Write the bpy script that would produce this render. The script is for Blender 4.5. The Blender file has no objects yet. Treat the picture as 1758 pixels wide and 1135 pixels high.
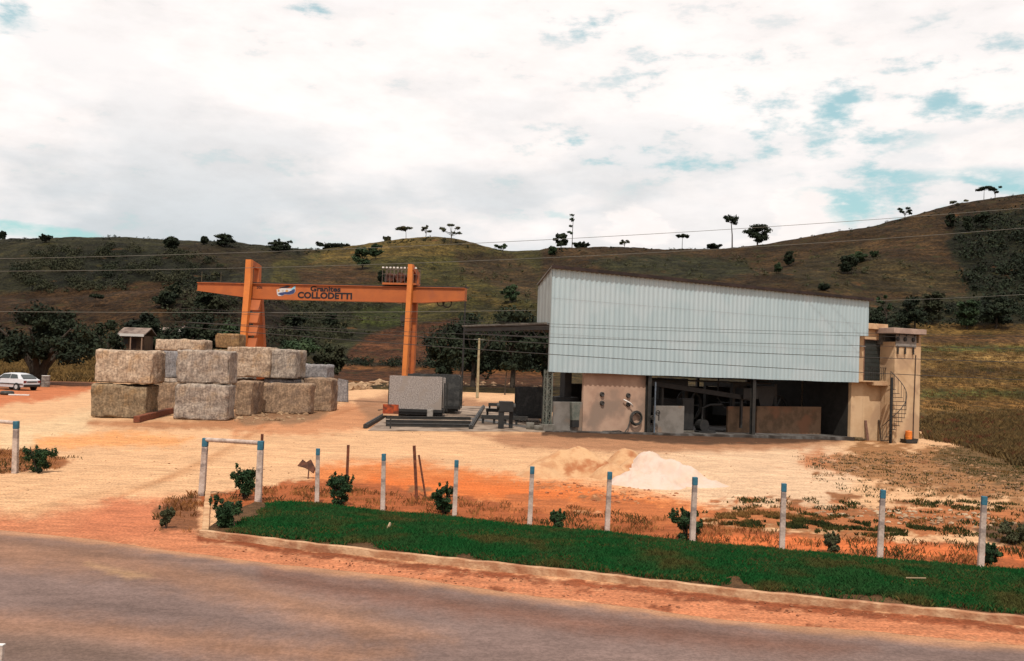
import bpy, bmesh, math, random
import numpy as np
from mathutils import Vector, Matrix, noise as mnoise
R = math.radians
sc = bpy.context.scene
C = sc.collection
random.seed(7)

# ------------------------------------------------------------------ camera
FPX, CX, CY, W, HT = 1700.0, 879.0, 567.5, 1758.0, 1135.0
CAMH, PITCH, ROLL = 3.7, math.atan(52.5/1700.0), R(1.96)
CAM = Vector((0, 0, CAMH))
_f = Vector((0, math.cos(PITCH), math.sin(PITCH)))
_u0 = Vector((0, -math.sin(PITCH), math.cos(PITCH)))
_r0 = Vector((1, 0, 0))
_r = _r0*math.cos(ROLL) + _u0*math.sin(ROLL)
_u = _u0*math.cos(ROLL) - _r0*math.sin(ROLL)
cd = bpy.data.cameras.new('camera')
cam = bpy.data.objects.new('camera', cd); C.objects.link(cam)
m = Matrix.Identity(4)
for i in range(3):
    m[i][0] = _r[i]; m[i][1] = _u[i]; m[i][2] = -_f[i]; m[i][3] = CAM[i]
cam.matrix_world = m
cd.sensor_fit = 'HORIZONTAL'; cd.sensor_width = 36.0; cd.lens = 36.0*FPX/W
cd.clip_start = 0.2; cd.clip_end = 6000
sc.camera = cam
sc.render.resolution_x, sc.render.resolution_y = 1024, 661

# ------------------------------------------------------------------ sky, sun, exposure
SUN_EL = R(57)                                         # the sun stands high behind the camera
sx, sy = 0.02, -1.0
SUNV = Vector((sx*math.cos(SUN_EL), sy*math.cos(SUN_EL), math.sin(SUN_EL))).normalized()
sun = bpy.data.lights.new('sun', 'SUN'); sun.energy = 4.2; sun.angle = R(0.6); sun.color = (1.0, 0.94, 0.85)
so = bpy.data.objects.new('sun', sun); C.objects.link(so)
so.rotation_euler = (-SUNV).to_track_quat('-Z', 'Y').to_euler()
sc.view_settings.view_transform = 'Standard'; sc.view_settings.look = 'None'
sc.view_settings.exposure = 0.0; sc.view_settings.gamma = 1.0
try:
    sc.cycles.max_bounces = 6; sc.cycles.diffuse_bounces = 3; sc.cycles.use_adaptive_sampling = True
except Exception: pass

def ray(px, py):
    return (_f + _r*((px-CX)/FPX) + _u*((CY-py)/FPX))
def P(px, py, d):
    """point seen at pixel (px, py) whose distance along +Y is d"""
    q = ray(px, py); return CAM + q*(d/q.y)
def sst(a, b, x):
    t = min(1.0, max(0.0, (x-a)/(b-a))); return t*t*(3-2*t)
def zg(x, y):
    """height of the yard: level, falling gently to the right; an embankment at its right edge"""
    z = -0.034*min(26.0, max(0.0, x-2.0))*sst(28, 50, y)
    return z - 1.3*sst(27.6, 31.5, x)*sst(42, 52, y)
def G(px, py):
    q = ray(px, py); t = 30.0
    z = 0.0
    for _ in range(12):
        t = (z-CAMH)/q.z
        p = CAM+q*t
        z = zg(p.x, p.y)
    return Vector((p.x, p.y, z))

world = bpy.data.worlds.new('World'); sc.world = world; world.use_nodes = True
NT = world.node_tree; NT.nodes.clear()
def nn(t, **k):
    n = NT.nodes.new(t)
    for a, b in k.items(): setattr(n, a, b)
    return n
def mth(op, a, b=None, c=None, clamp=False, T=None):
    n = (T or NT).nodes.new('ShaderNodeMath'); n.operation = op; n.use_clamp = clamp
    for i, v in enumerate((a, b, c)):
        if v is None: continue
        if isinstance(v, (int, float)): n.inputs[i].default_value = v
        else: (T or NT).links.new(v, n.inputs[i])
    return n.outputs[0]
L = NT.links.new
out = nn('ShaderNodeOutputWorld'); bg = nn('ShaderNodeBackground')
sky = nn('ShaderNodeTexSky', sky_type='NISHITA', sun_disc=False, sun_elevation=SUN_EL, altitude=300.0)
sky.sun_rotation = math.atan2(SUNV.x, SUNV.y)
sky.air_density = 1.0; sky.dust_density = 1.5
tc = nn('ShaderNodeTexCoord')
sep = nn('ShaderNodeSeparateXYZ'); L(tc.outputs['Generated'], sep.inputs[0])
zz = mth('ADD', mth('MAXIMUM', sep.outputs[2], 0.0), 0.16)
cmb = nn('ShaderNodeCombineXYZ')
L(mth('DIVIDE', sep.outputs[0], zz), cmb.inputs[0]); L(mth('DIVIDE', sep.outputs[1], zz), cmb.inputs[1])
def wnoise(src, scale, detail, rough, off=(0, 0, 0), sc3=(1, 1, 1)):
    mp = nn('ShaderNodeMapping'); L(src, mp.inputs[0]); mp.inputs['Location'].default_value = off; mp.inputs['Scale'].default_value = sc3
    n = nn('ShaderNodeTexNoise'); L(mp.outputs[0], n.inputs['Vector'])
    n.inputs['Scale'].default_value = scale; n.inputs['Detail'].default_value = detail; n.inputs['Roughness'].default_value = rough
    return n.outputs[0]
def mrange(v, a, b, c, d, T=None):
    n = (T or NT).nodes.new('ShaderNodeMapRange'); n.interpolation_type = 'SMOOTHSTEP'
    (T or NT).links.new(v, n.inputs[0])
    for i, q in enumerate((a, b, c, d)): n.inputs[i+1].default_value = q
    return n.outputs[0]
plane_n = wnoise(cmb.outputs[0], 2.6, 8, 0.62, (3.1, 1.2, 0))
fine_n = wnoise(tc.outputs['Generated'], 17.0, 9, 0.62, (0.4, 0, 0.2), (1, 1, 2.6))
mid_n = wnoise(tc.outputs['Generated'], 7.5, 5, 0.55, (4.4, 0, 1.2), (1, 1, 2.4))
def blob(px, py, rx, ry, strength=1.0, inner=0.35, warp=None, tilt=0.0):
    """a region of sky round the direction of pixel (px, py); rx, ry in pixels"""
    d = ray(px, py).normalized()
    mp = nn('ShaderNodeMapping', vector_type='TEXTURE')
    L(tc.outputs['Generated'], mp.inputs[0])
    mp.inputs['Location'].default_value = d
    mp.inputs['Rotation'].default_value = (0, tilt, 0)
    mp.inputs['Scale'].default_value = (rx/FPX, 0.4, ry/FPX)
    ln = nn('ShaderNodeVectorMath', operation='LENGTH'); L(mp.outputs[0], ln.inputs[0])
    v = ln.outputs['Value']
    if warp is not None: v = mth('ADD', v, mth('MULTIPLY', mth('SUBTRACT', fine_n, 0.5), warp))
    return mrange(v, 1.0, inner, 0.0, strength)
# where the cloud deck thins out
gaps = [blob(1290, 205, 360, 140, .80, 0, tilt=R(18)), blob(1100, 268, 330, 55, .85, 0, tilt=R(8)), blob(1480, 260, 320, 75, .85, 0), blob(1640, 180, 200, 60, .8, 0),
        blob(1435, 180, 85, 85, 1.3, 0), blob(1330, 305, 250, 34, .85, 0), blob(1530, 300, 300, 34, .95, 0, tilt=R(4)), blob(1470, 345, 190, 60, 1.1, .1),
        blob(1745, 310, 120, 32, 1.5, .3, tilt=R(10)), blob(20, 35, 90, 42, 1.25, .2), blob(40, 395, 150, 22, 1.4, .3),
        blob(1020, 45, 160, 40, .75, 0), blob(1650, 100, 200, 80, .6, 0), blob(930, 370, 130, 30, .6, 0), blob(540, 20, 60, 25, .7, 0), blob(1590, 380, 110, 26, 1.0, .3)]
reg = gaps[0]
for g in gaps[1:]: reg = mth('MAXIMUM', reg, g)
gn = mrange(mth('ADD', mth('MULTIPLY', mid_n, 0.40), mth('MULTIPLY', fine_n, 0.60)), 0.36, 0.60, 1.0, 0.0)
gapv = mrange(mth('ADD', mth('MULTIPLY', reg, 0.56), mth('MULTIPLY', gn, 0.72)), 0.52, 1.12, 0.0, 1.0)
# bright cumulus heads in front of the gaps
puffs = [blob(1375, 390, 75, 78, 1, .25, 3.4), blob(1082, 392, 75, 48, 1, .15, 3.6), blob(1690, 262, 130, 45, .9, .2, 3.0),
         blob(990, 345, 90, 30, .6, .1, 3.0), blob(1330, 420, 180, 22, .8, .2, 2.4), blob(720, 380, 150, 45, .6, .0, 3.0), blob(930, 400, 110, 30, .7, .0, 3.0)]
pf = puffs[0]
for g in puffs[1:]: pf = mth('MAXIMUM', pf, g)
gapv = mth('MULTIPLY', gapv, mth('SUBTRACT', 1.0, pf))
elev = mrange(sep.outputs[2], 0.09, 0.29, 0.0, 1.0)
soft_n = wnoise(tc.outputs['Generated'], 5.0, 6, 0.55, (2.4, 1, 0.7), (1, 1, 2.6))
cl = nn('ShaderNodeMixRGB'); cl.inputs[1].default_value = (0.66, 0.70, 0.725, 1); cl.inputs[2].default_value = (1.06, 0.99, 0.96, 1)
L(mth('ADD', mth('MULTIPLY', elev, 0.80), mth('ADD', mth('MULTIPLY', mrange(soft_n, 0.38, 0.60, 0, 1), 0.52), mth('MULTIPLY', pf, 0.65)), None, True), cl.inputs[0])
cl2 = nn('ShaderNodeMixRGB', blend_type='MULTIPLY'); cl2.inputs[0].default_value = 1.0; L(cl.outputs[0], cl2.inputs[1])
shn = mrange(mth('ADD', mth('MULTIPLY', mid_n, 0.55), mth('MULTIPLY', fine_n, 0.45)), 0.36, 0.60, 0.94, 1.04)
L(shn, cl2.inputs[2])
blue = nn('ShaderNodeMixRGB', blend_type='MULTIPLY'); blue.inputs[0].default_value = 1.0
L(sky.outputs[0], blue.inputs[1]); blue.inputs[2].default_value = (0.150, 0.175, 0.125, 1)   # Nishita strength with the print's cyan cast
# clouds beyond the frame are a mixed grey-white deck as well, dimmer low down and behind
mx = nn('ShaderNodeMixRGB'); L(mth('MULTIPLY', gapv, .86), mx.inputs[0]); L(cl2.outputs[0], mx.inputs[1])
b2 = nn('ShaderNodeMixRGB'); b2.inputs[0].default_value = .55; L(blue.outputs[0], b2.inputs[1]); b2.inputs[2].default_value = (.30, .60, .68, 1); L(b2.outputs[0], mx.inputs[2])
L(mx.outputs[0], bg.inputs[0]); bg.inputs[1].default_value = 1.0; L(bg.outputs[0], out.inputs[0])

# ------------------------------------------------------------------ helpers
def tag(o, label=None, cat=None, group=None, kind=None):
    if label: o['label'] = label
    if cat: o['category'] = cat
    if group: o['group'] = group
    if kind: o['kind'] = kind
    elif cat: o['kind'] = 'thing'
    return o
def empty(name, loc, rz=0.0, label=None, cat=None, group=None):
    o = bpy.data.objects.new(name, None); C.objects.link(o); o.empty_display_size = 0.3
    o.location = loc; o.rotation_euler = (0, 0, rz)
    return tag(o, label, cat, group)
class MB:
    def __init__(s): s.v = []; s.f = []
    def add(s, vs, fs):
        b = len(s.v); s.v += [tuple(v) for v in vs]; s.f += [tuple(i+b for i in f) for f in fs]; return s
    def hexa(s, p):
        return s.add(p, [(0, 3, 2, 1), (4, 5, 6, 7), (0, 1, 5, 4), (1, 2, 6, 5), (2, 3, 7, 6), (3, 0, 4, 7)])
    def box(s, x0, x1, y0, y1, z0, z1):
        return s.hexa([(x0, y0, z0), (x1, y0, z0), (x1, y1, z0), (x0, y1, z0), (x0, y0, z1), (x1, y0, z1), (x1, y1, z1), (x0, y1, z1)])
    def bar(s, a, b, w, h, up=Vector((0, 0, 1)), w2=None, h2=None):
        a = Vector(a); b = Vector(b); d = (b-a).normalized()
        if abs(d.dot(up)) > .98: up = Vector((0, 1, 0))
        x = d.cross(up).normalized(); z = x.cross(d).normalized()
        w2 = w if w2 is None else w2; h2 = h if h2 is None else h2
        q = lambda c, ww, hh: [c-x*ww/2-z*hh/2, c+x*ww/2-z*hh/2, c+x*ww/2+z*hh/2, c-x*ww/2+z*hh/2]
        return s.hexa(q(a, w, h)+q(b, w2, h2))
    def tube(s, pts, rad, n=8, cap=True):
        pts = [Vector(p) for p in pts]; m = len(pts)
        rs = rad if isinstance(rad, (list, tuple)) else [rad]*m
        b = len(s.v); prev = None
        for i, p in enumerate(pts):
            d = (pts[min(i+1, m-1)]-pts[max(i-1, 0)]).normalized()
            if prev is None:
                up = Vector((0, 0, 1)) if abs(d.z) < .9 else Vector((1, 0, 0))
                x = d.cross(up).normalized()
            else:
                x = (prev-d*prev.dot(d)).normalized()
            prev = x; y = d.cross(x)
            for k in range(n):
                a = 2*math.pi*k/n
                s.v.append(tuple(p+x*math.cos(a)*rs[i]+y*math.sin(a)*rs[i]))
        for i in range(m-1):
            for k in range(n):
                k2 = (k+1) % n
                s.f.append((b+i*n+k, b+i*n+k2, b+(i+1)*n+k2, b+(i+1)*n+k))
        if cap:
            s.f.append(tuple(b+k for k in reversed(range(n)))); s.f.append(tuple(b+(m-1)*n+k for k in range(n)))
        return s
    def torus(s, c, R0, r, ax='y', n=24, k=8):
        c = Vector(c); b = len(s.v)
        for i in range(n):
            a = 2*math.pi*i/n
            for j in range(k):
                t = 2*math.pi*j/k
                rr = R0+r*math.cos(t); h = r*math.sin(t)
                q = {'y': (rr*math.cos(a), h, rr*math.sin(a)), 'z': (rr*math.cos(a), rr*math.sin(a), h), 'x': (h, rr*math.cos(a), rr*math.sin(a))}[ax]
                s.v.append(tuple(c+Vector(q)))
        for i in range(n):
            for j in range(k):
                i2 = (i+1) % n; j2 = (j+1) % k
                s.f.append((b+i*k+j, b+i2*k+j, b+i2*k+j2, b+i*k+j2))
        return s
    def prism(s, poly, y0, y1):
        """poly of (x, z), extruded along y"""
        n = len(poly)
        vs = [(x, y0, z) for x, z in poly]+[(x, y1, z) for x, z in poly]
        fs = [tuple(range(n)), tuple(reversed(range(n, 2*n)))]+[(i, i+n, (i+1) % n+n, (i+1) % n) for i in range(n)]
        return s.add(vs, fs)
    def build(s, name, mat, parent=None, smooth=False, bevel=0.0, fix=True):
        me = bpy.data.meshes.new(name); me.from_pydata(s.v, [], s.f); me.materials.append(mat)
        if fix:
            bm = bmesh.new(); bm.from_mesh(me); bmesh.ops.recalc_face_normals(bm, faces=bm.faces)
            if bevel > 0:
                bmesh.ops.remove_doubles(bm, verts=bm.verts, dist=1e-5)
                bmesh.ops.bevel(bm, geom=[e for e in bm.edges if len(e.link_faces) == 2 and e.calc_face_angle(0) > .6], offset=bevel, segments=1, affect='EDGES')
            bm.to_mesh(me); bm.free()
        if smooth: me.polygons.foreach_set('use_smooth', [True]*len(me.polygons))
        o = bpy.data.objects.new(name, me); C.objects.link(o)
        if parent: o.parent = parent
        return o
def copy_tree(o, parent=None):
    c = o.copy(); C.objects.link(c); c.parent = parent
    for ch in list(o.children): copy_tree(ch, c)
    return c

def mat(name, c1, c2=None, scale=3.0, detail=5, rough=.85, bump=0.0, bscale=None, metal=0.0, stretch=(1, 1, 1), c3=None, c3scale=.5, lo=.38, hi=.62, spec=.3, coord='Object', rnd=0.0, c3lo=.5, c3hi=.62):
    M = bpy.data.materials.new(name); M.use_nodes = True; T = M.node_tree; B = T.nodes['Principled BSDF']
    B.inputs['Roughness'].default_value = rough; B.inputs['Metallic'].default_value = metal
    B.inputs['Specular IOR Level'].default_value = spec
    if c2 is None: B.inputs['Base Color'].default_value = (*c1, 1); c2 = c1
    t = T.nodes.new('ShaderNodeTexCoord'); mp = T.nodes.new('ShaderNodeMapping'); T.links.new(t.outputs[coord], mp.inputs[0])
    mp.inputs['Scale'].default_value = stretch
    n = T.nodes.new('ShaderNodeTexNoise'); T.links.new(mp.outputs[0], n.inputs[0]); n.inputs['Scale'].default_value = scale; n.inputs['Detail'].default_value = detail; n.inputs['Roughness'].default_value = .6
    mx = T.nodes.new('ShaderNodeMixRGB'); mx.inputs[1].default_value = (*c1, 1); mx.inputs[2].default_value = (*c2, 1)
    T.links.new(mrange(n.outputs[0], lo, hi, 0, 1, T), mx.inputs[0]); col = mx.outputs[0]
    if c3:
        n3 = T.nodes.new('ShaderNodeTexNoise'); T.links.new(t.outputs[coord], n3.inputs[0]); n3.inputs['Scale'].default_value = c3scale; n3.inputs['Detail'].default_value = 4
        m3 = T.nodes.new('ShaderNodeMixRGB'); m3.inputs[2].default_value = (*c3, 1); T.links.new(col, m3.inputs[1])
        T.links.new(mrange(n3.outputs[0], c3lo, c3hi, 0, 1, T), m3.inputs[0]); col = m3.outputs[0]
    if rnd:
        oi = T.nodes.new('ShaderNodeObjectInfo'); hs = T.nodes.new('ShaderNodeHueSaturation')
        T.links.new(col, hs.inputs['Color']); T.links.new(mrange(oi.outputs['Random'], 0, 1, 1-rnd, 1+rnd, T), hs.inputs['Value']); col = hs.outputs[0]
    T.links.new(col, B.inputs['Base Color'])
    if bump:
        bn = T.nodes.new('ShaderNodeBump'); bn.inputs['Strength'].default_value = bump; bn.inputs['Distance'].default_value = .05
        n2 = T.nodes.new('ShaderNodeTexNoise'); T.links.new(mp.outputs[0], n2.inputs[0]); n2.inputs['Scale'].default_value = bscale or scale*4; n2.inputs['Detail'].default_value = 6
        T.links.new(n2.outputs[0], bn.inputs['Height']); T.links.new(bn.outputs[0], B.inputs['Normal'])
    return M

# numpy value noise
_rs = np.random.RandomState(3); _tab = _rs.rand(512, 512)
def vnoise(x, y):
    xi = np.floor(x).astype(int); yi = np.floor(y).astype(int); fx = x-xi; fy = y-yi
    fx = fx*fx*(3-2*fx); fy = fy*fy*(3-2*fy)
    a = _tab[xi % 512, yi % 512]; b = _tab[(xi+1) % 512, yi % 512]; c = _tab[xi % 512, (yi+1) % 512]; d = _tab[(xi+1) % 512, (yi+1) % 512]
    return (a*(1-fx)+b*fx)*(1-fy)+(c*(1-fx)+d*fx)*fy
def fbm(x, y, o=5, g=.5):
    s = 0; a = 1; t = 0
    for i in range(o):
        s = s+a*vnoise(x*2**i+i*17.3, y*2**i+i*9.1); t += a; a *= g
    return s/t
def npsst(a, b, x):
    t = np.clip((x-a)/(b-a), 0, 1); return t*t*(3-2*t)
# ------------------------------------------------------------------ terrain
KAL = 2.05
def s2l(c):
    c = np.asarray(c, float)/255.0
    return np.where(c <= .04045, c/12.92, ((c+.055)/1.055)**2.4)
def alb(*c): return s2l(c)/KAL
def albt(*c): return tuple(float(v) for v in alb(*c))
def project(X, Y, Z):
    v = np.stack([X-CAM.x, Y-CAM.y, Z-CAM.z], -1)
    f = v@np.array(_f); r = v@np.array(_r); u = v@np.array(_u)
    f = np.where(f < .5, .5, f)
    return CX+FPX*r/f, CY-FPX*u/f
def poly_sd(px, py, poly):
    """signed distance to a polygon (negative inside)"""
    d = np.full(px.shape, 1e9); ins = np.zeros(px.shape, bool)
    n = len(poly)
    for i in range(n):
        x1, y1 = poly[i]; x2, y2 = poly[(i+1) % n]
        ex, ey = x2-x1, y2-y1
        t = np.clip(((px-x1)*ex+(py-y1)*ey)/(ex*ex+ey*ey+1e-9), 0, 1)
        d = np.minimum(d, np.hypot(px-x1-t*ex, (py-y1-t*ey)))
        c = ((y1 > py) != (y2 > py)) & (px < (x2-x1)*(py-y1)/((y2-y1) if y2 != y1 else 1e-9)+x1)
        ins ^= c
    return np.where(ins, -d, d)
def yhor(px): return 620+.0343*(px-879)

def sheet(name, XS, YS, Z, col, material):
    """grid mesh with a soil/grass colour attribute"""
    nr, nc = XS.shape
    me = bpy.data.meshes.new(name)
    me.vertices.add(nr*nc); me.vertices.foreach_set('co', np.stack([XS, YS, Z], -1).astype(np.float32).ravel())
    i = np.arange((nr-1)*(nc-1)); r = i//(nc-1); c = i % (nc-1); a = r*nc+c
    q = np.stack([a, a+1, a+nc+1, a+nc], -1).astype(np.int32)
    me.loops.add(q.size); me.loops.foreach_set('vertex_index', q.ravel())
    me.polygons.add(len(q)); me.polygons.foreach_set('loop_start', np.arange(0, q.size, 4, dtype=np.int32)); me.polygons.foreach_set('loop_total', np.full(len(q), 4, np.int32))
    me.update(); me.validate()
    at = me.color_attributes.new('soil', 'FLOAT_COLOR', 'POINT')
    at.data.foreach_set('color', np.concatenate([col, np.ones(col.shape[:-1]+(1,))], -1).astype(np.float32).ravel())
    me.polygons.foreach_set('use_smooth', [True]*len(me.polygons)); me.materials.append(material)
    o = bpy.data.objects.new(name, me); C.objects.link(o); o['kind'] = 'structure'
    return o
def soil_mat(name, fine=6.0, amp=.25, stretch=(1, 1, 1), speck=None, bump=.5, bdist=.04, speck_scale=3.0, thr=(.60, .68), fine2=40, mid=.8, midamp=.2, grain=1.3):
    M = bpy.data.materials.new(name); M.use_nodes = True; T = M.node_tree; B = T.nodes['Principled BSDF']
    B.inputs['Roughness'].default_value = .95; B.inputs['Specular IOR Level'].default_value = .1
    at = T.nodes.new('ShaderNodeAttribute'); at.attribute_name = 'soil'
    g = T.nodes.new('ShaderNodeTexCoord'); mp = T.nodes.new('ShaderNodeMapping'); T.links.new(g.outputs['Object'], mp.inputs[0]); mp.inputs['Scale'].default_value = stretch
    def no(sc, det=6, src=None, ro=.65):
        n = T.nodes.new('ShaderNodeTexNoise'); T.links.new(src or mp.outputs[0], n.inputs[0]); n.inputs['Scale'].default_value = sc; n.inputs['Detail'].default_value = det; n.inputs['Roughness'].default_value = ro
        return n.outputs[0]
    n1 = mrange(no(fine, 8, None, .72), .36, .64, 1-amp, 1+amp, T); n2 = mrange(no(fine2, 4, g.outputs['Object'], .7), .38, .62, 1-amp*grain, 1+amp*grain, T); n3 = mrange(no(mid, 4), .3, .7, 1-midamp, 1+midamp, T)
    mm = mth('MULTIPLY', mth('MULTIPLY', n1, n2, T=T), n3, T=T)
    mx = T.nodes.new('ShaderNodeVectorMath'); mx.operation = 'SCALE'; T.links.new(at.outputs['Color'], mx.inputs[0]); T.links.new(mm, mx.inputs['Scale'])
    col = mx.outputs[0]
    if speck:
        for (c, scl, lo, hi) in speck:
            m2 = T.nodes.new('ShaderNodeMixRGB'); T.links.new(col, m2.inputs[1]); m2.inputs[2].default_value = (*c, 1)
            T.links.new(mrange(no(scl, 5), lo, hi, 0, 1, T), m2.inputs[0]); col = m2.outputs[0]
    T.links.new(col, B.inputs['Base Color'])
    bn = T.nodes.new('ShaderNodeBump'); bn.inputs['Strength'].default_value = bump; bn.inputs['Distance'].default_value = bdist
    T.links.new(no(fine*1.7, 8, g.outputs['Object'], .7), bn.inputs['Height']); T.links.new(bn.outputs[0], B.inputs['Normal'])
    return M
def paint(px, py, X, Y, base, layers, nscale=1.0):
    col = np.zeros(px.shape+(3,))+alb(*base)
    warp = (fbm(px/38*nscale, py/14*nscale, 5, .6)-.5)
    warp2 = (fbm(px/11*nscale+50, py/4.5*nscale+31, 4, .6)-.5)
    for poly, c, feather, nz in layers:
        sd = poly_sd(px, py, poly)+warp*nz*2.2+warp2*nz*1.6
        a = npsst(feather, -feather, sd)[..., None]
        col = col*(1-a)+alb(*c)*a
    return col

# --- ground sheet: level yard reaching to the horizon
ang_f = np.linspace(-R(33), R(33), 520); ang = np.concatenate([np.linspace(-math.pi, -R(34), 50), ang_f, np.linspace(R(34), math.pi, 50)])
rad = np.concatenate([[0.3, 3, 6, 8], np.exp(np.linspace(math.log(9.5), math.log(125), 470)), [140, 180, 260, 500, 1200, 3500]])
RR, AA = np.meshgrid(rad, ang, indexing='ij'); GX = RR*np.sin(AA); GY = RR*np.cos(AA)
def zg_np(x, y):
    return -0.034*np.minimum(26, np.maximum(0, x-2))*npsst(28, 50, y) - 1.3*npsst(27.6, 31.5, x)*npsst(42, 52, y)
fade = npsst(9, 14, RR)*npsst(130, 90, RR)
rough = (fbm(GX*.9+100, GY*.9+100, 4)-.5)*.05 + (fbm(GX*3.3+100, GY*3.3+70, 3)-.5)*.022
GZ = zg_np(GX, GY)+rough*fade - 4.0*npsst(112, 150, np.abs(RR))
gpx, gpy = project(GX, GY, zg_np(GX, GY)); gpx = np.where(GY < 5, -3000, gpx); gpy = np.where(GY < 5, 2000, gpy)
GL = [
 ([(1090, 765), (1420, 760), (1500, 800), (1420, 880), (1200, 870), (1060, 820)], (250, 208, 168), 18, 9),
 ([(0, 735), (170, 700), (150, 745), (0, 780)], (252, 212, 165), 10, 8),
 ([(-200, 655), (170, 645), (165, 668), (60, 690), (-200, 720)], (222, 134, 88), 6, 6),
 ([(-200, 640), (165, 640), (160, 662), (-200, 672)], (140, 92, 62), 4, 3),
 ([(390, 722), (520, 712), (600, 690), (660, 700), (640, 735), (520, 745), (400, 748)], (225, 158, 112), 8, 9),
 ([(150, 722), (420, 722), (440, 734), (300, 738), (150, 730)], (200, 140, 98), 5, 5),
 ([(395, 705), (560, 700), (570, 712), (520, 726), (420, 730)], (170, 128, 95), 4, 6),
 ([(540, 797), (720, 792), (900, 820), (1060, 838), (1180, 862), (1280, 888), (1100, 884), (900, 872), (700, 865), (600, 852), (530, 832)], (240, 144, 82), 12, 9),
 ([(640, 815), (800, 822), (1000, 842), (1120, 866), (950, 862), (760, 850), (620, 838)], (238, 128, 64), 12, 9),
 ([(200, 745), (330, 752), (300, 765), (60, 770), (60, 752)], (252, 178, 115), 8, 8),
 ([(400, 842), (520, 822), (620, 830), (760, 852), (900, 864), (1100, 884), (1300, 905), (1500, 925), (1758, 940), (3400, 1080), (3400, 1160), (1758, 996), (1510, 974), (1190, 946), (910, 916), (660, 896), (545, 878), (340, 870), (345, 850)], (186, 104, 60), 4, 9),
 ([(1180, 918), (1300, 917), (1500, 928), (1758, 948), (1758, 962), (1500, 946), (1250, 938)], (236, 128, 72), 4, 6),
 ([(1190, 880), (1330, 882), (1560, 900), (1640, 912), (1500, 924), (1330, 912), (1210, 900)], (168, 120, 74), 9, 14),
 ([(1380, 868), (1760, 880), (3400, 900), (3400, 925), (1600, 905), (1400, 890)], (205, 165, 125), 5, 10),
 ([(1370, 783), (1500, 778), (1640, 790), (1758, 815), (3400, 840), (3400, 868), (1700, 845), (1500, 822), (1380, 806)], (212, 138, 92), 12, 16),
 ([(1230, 862), (1500, 868), (1758, 872), (3400, 880), (3400, 935), (1500, 918), (1230, 905)], (196, 122, 76), 8, 22),
 ([(1480, 764), (1640, 772), (1800, 810), (1800, 872), (1500, 836), (1420, 800)], (180, 128, 84), 8, 24),
 ([(880, 850), (1060, 858), (1240, 880), (1200, 905), (1000, 885), (860, 872)], (206, 120, 70), 6, 18),
 ([(1620, 770), (3400, 800), (3400, 850), (1720, 830), (1600, 790)], (128, 98, 62), 4, 10),
 ([(1585, 752), (1660, 766), (1758, 796), (3400, 815), (3400, 700), (1585, 700)], (84, 64, 44), 2, 3),
 ([(1660, 905), (1758, 895), (3400, 900), (3400, 940), (1700, 932)], (110, 80, 56), 4, 6),
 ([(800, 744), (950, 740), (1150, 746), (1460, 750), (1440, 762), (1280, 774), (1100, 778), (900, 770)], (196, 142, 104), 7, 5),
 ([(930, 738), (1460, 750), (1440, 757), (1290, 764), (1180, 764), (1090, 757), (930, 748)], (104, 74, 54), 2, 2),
 ([(-300, 925), (-300, 880), (60, 884), (200, 858), (330, 852), (345, 925), (1000, 995), (1758, 1075), (3400, 1250), (3400, 1330), (1758, 1115), (1300, 1080), (1000, 1044), (700, 1004), (400, 970), (190, 940), (0, 925)], (222, 142, 100), 16, 9),
 ([(190, 860), (330, 862), (330, 905), (240, 925), (120, 915)], (218, 134, 94), 14, 9),
 ([(262, 868), (340, 850), (342, 912), (275, 914)], (148, 96, 64), 4, 9),
 ([(-200, 770), (60, 772), (130, 790), (100, 806), (0, 815), (-200, 820)], (170, 108, 66), 4, 8),
 ([(340, 921), (700, 964), (1200, 1019), (1758, 1075), (3400, 1240), (3400, 1254), (1758, 1088), (1200, 1030), (700, 973), (340, 929)], (160, 88, 56), 3, 5),
 ([(345, 962), (800, 1015), (1300, 1078), (1758, 1112), (3400, 1260), (3400, 1280), (1758, 1122), (1300, 1088), (800, 1026), (345, 972)], (222, 150, 105), 3, 3),
 ([(560, 668), (560, 600), (1500, 600), (1500, 680), (900, 672), (680, 666)], (150, 100, 60), 3, 3),
 ([(610, 690), (660, 676), (900, 690), (920, 740), (640, 738)], (190, 140, 104), 5, 5),
]
for _x, _y, _w in ((560, 952, 30), (700, 968, 22), (780, 984, 34), (950, 1000, 40), (1010, 1012, 24), (1180, 1026, 30), (1300, 1042, 34), (1480, 1052, 40), (1560, 1064, 26), (1680, 1078, 30), (500, 944, 20), (860, 1012, 16), (1130, 1040, 20), (1400, 1072, 18)):
    GL.append(([(_x-_w, _y-4), (_x+_w, _y+1), (_x+_w*1.2, _y+6), (_x-_w*.8, _y+4)], (160, 92, 60), 3, 7))
for _x, _y, _w in ((1420, 812, 30), (1560, 790, 30), (1600, 830, 34), (1680, 850, 30), (1450, 850, 30), (1350, 858, 26), (1480, 880, 30), (1640, 890, 30), (1560, 862, 26), (930, 836, 22), (1000, 852, 26), (720, 838, 20)):
    GL.append(([(_x-_w, _y-3), (_x+_w, _y), (_x+_w*1.1, _y+5), (_x-_w*.8, _y+3)], (168, 112, 72), 3, 8))
gc = paint(gpx, gpy, GX, GY, (248, 196, 148), GL)
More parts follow.
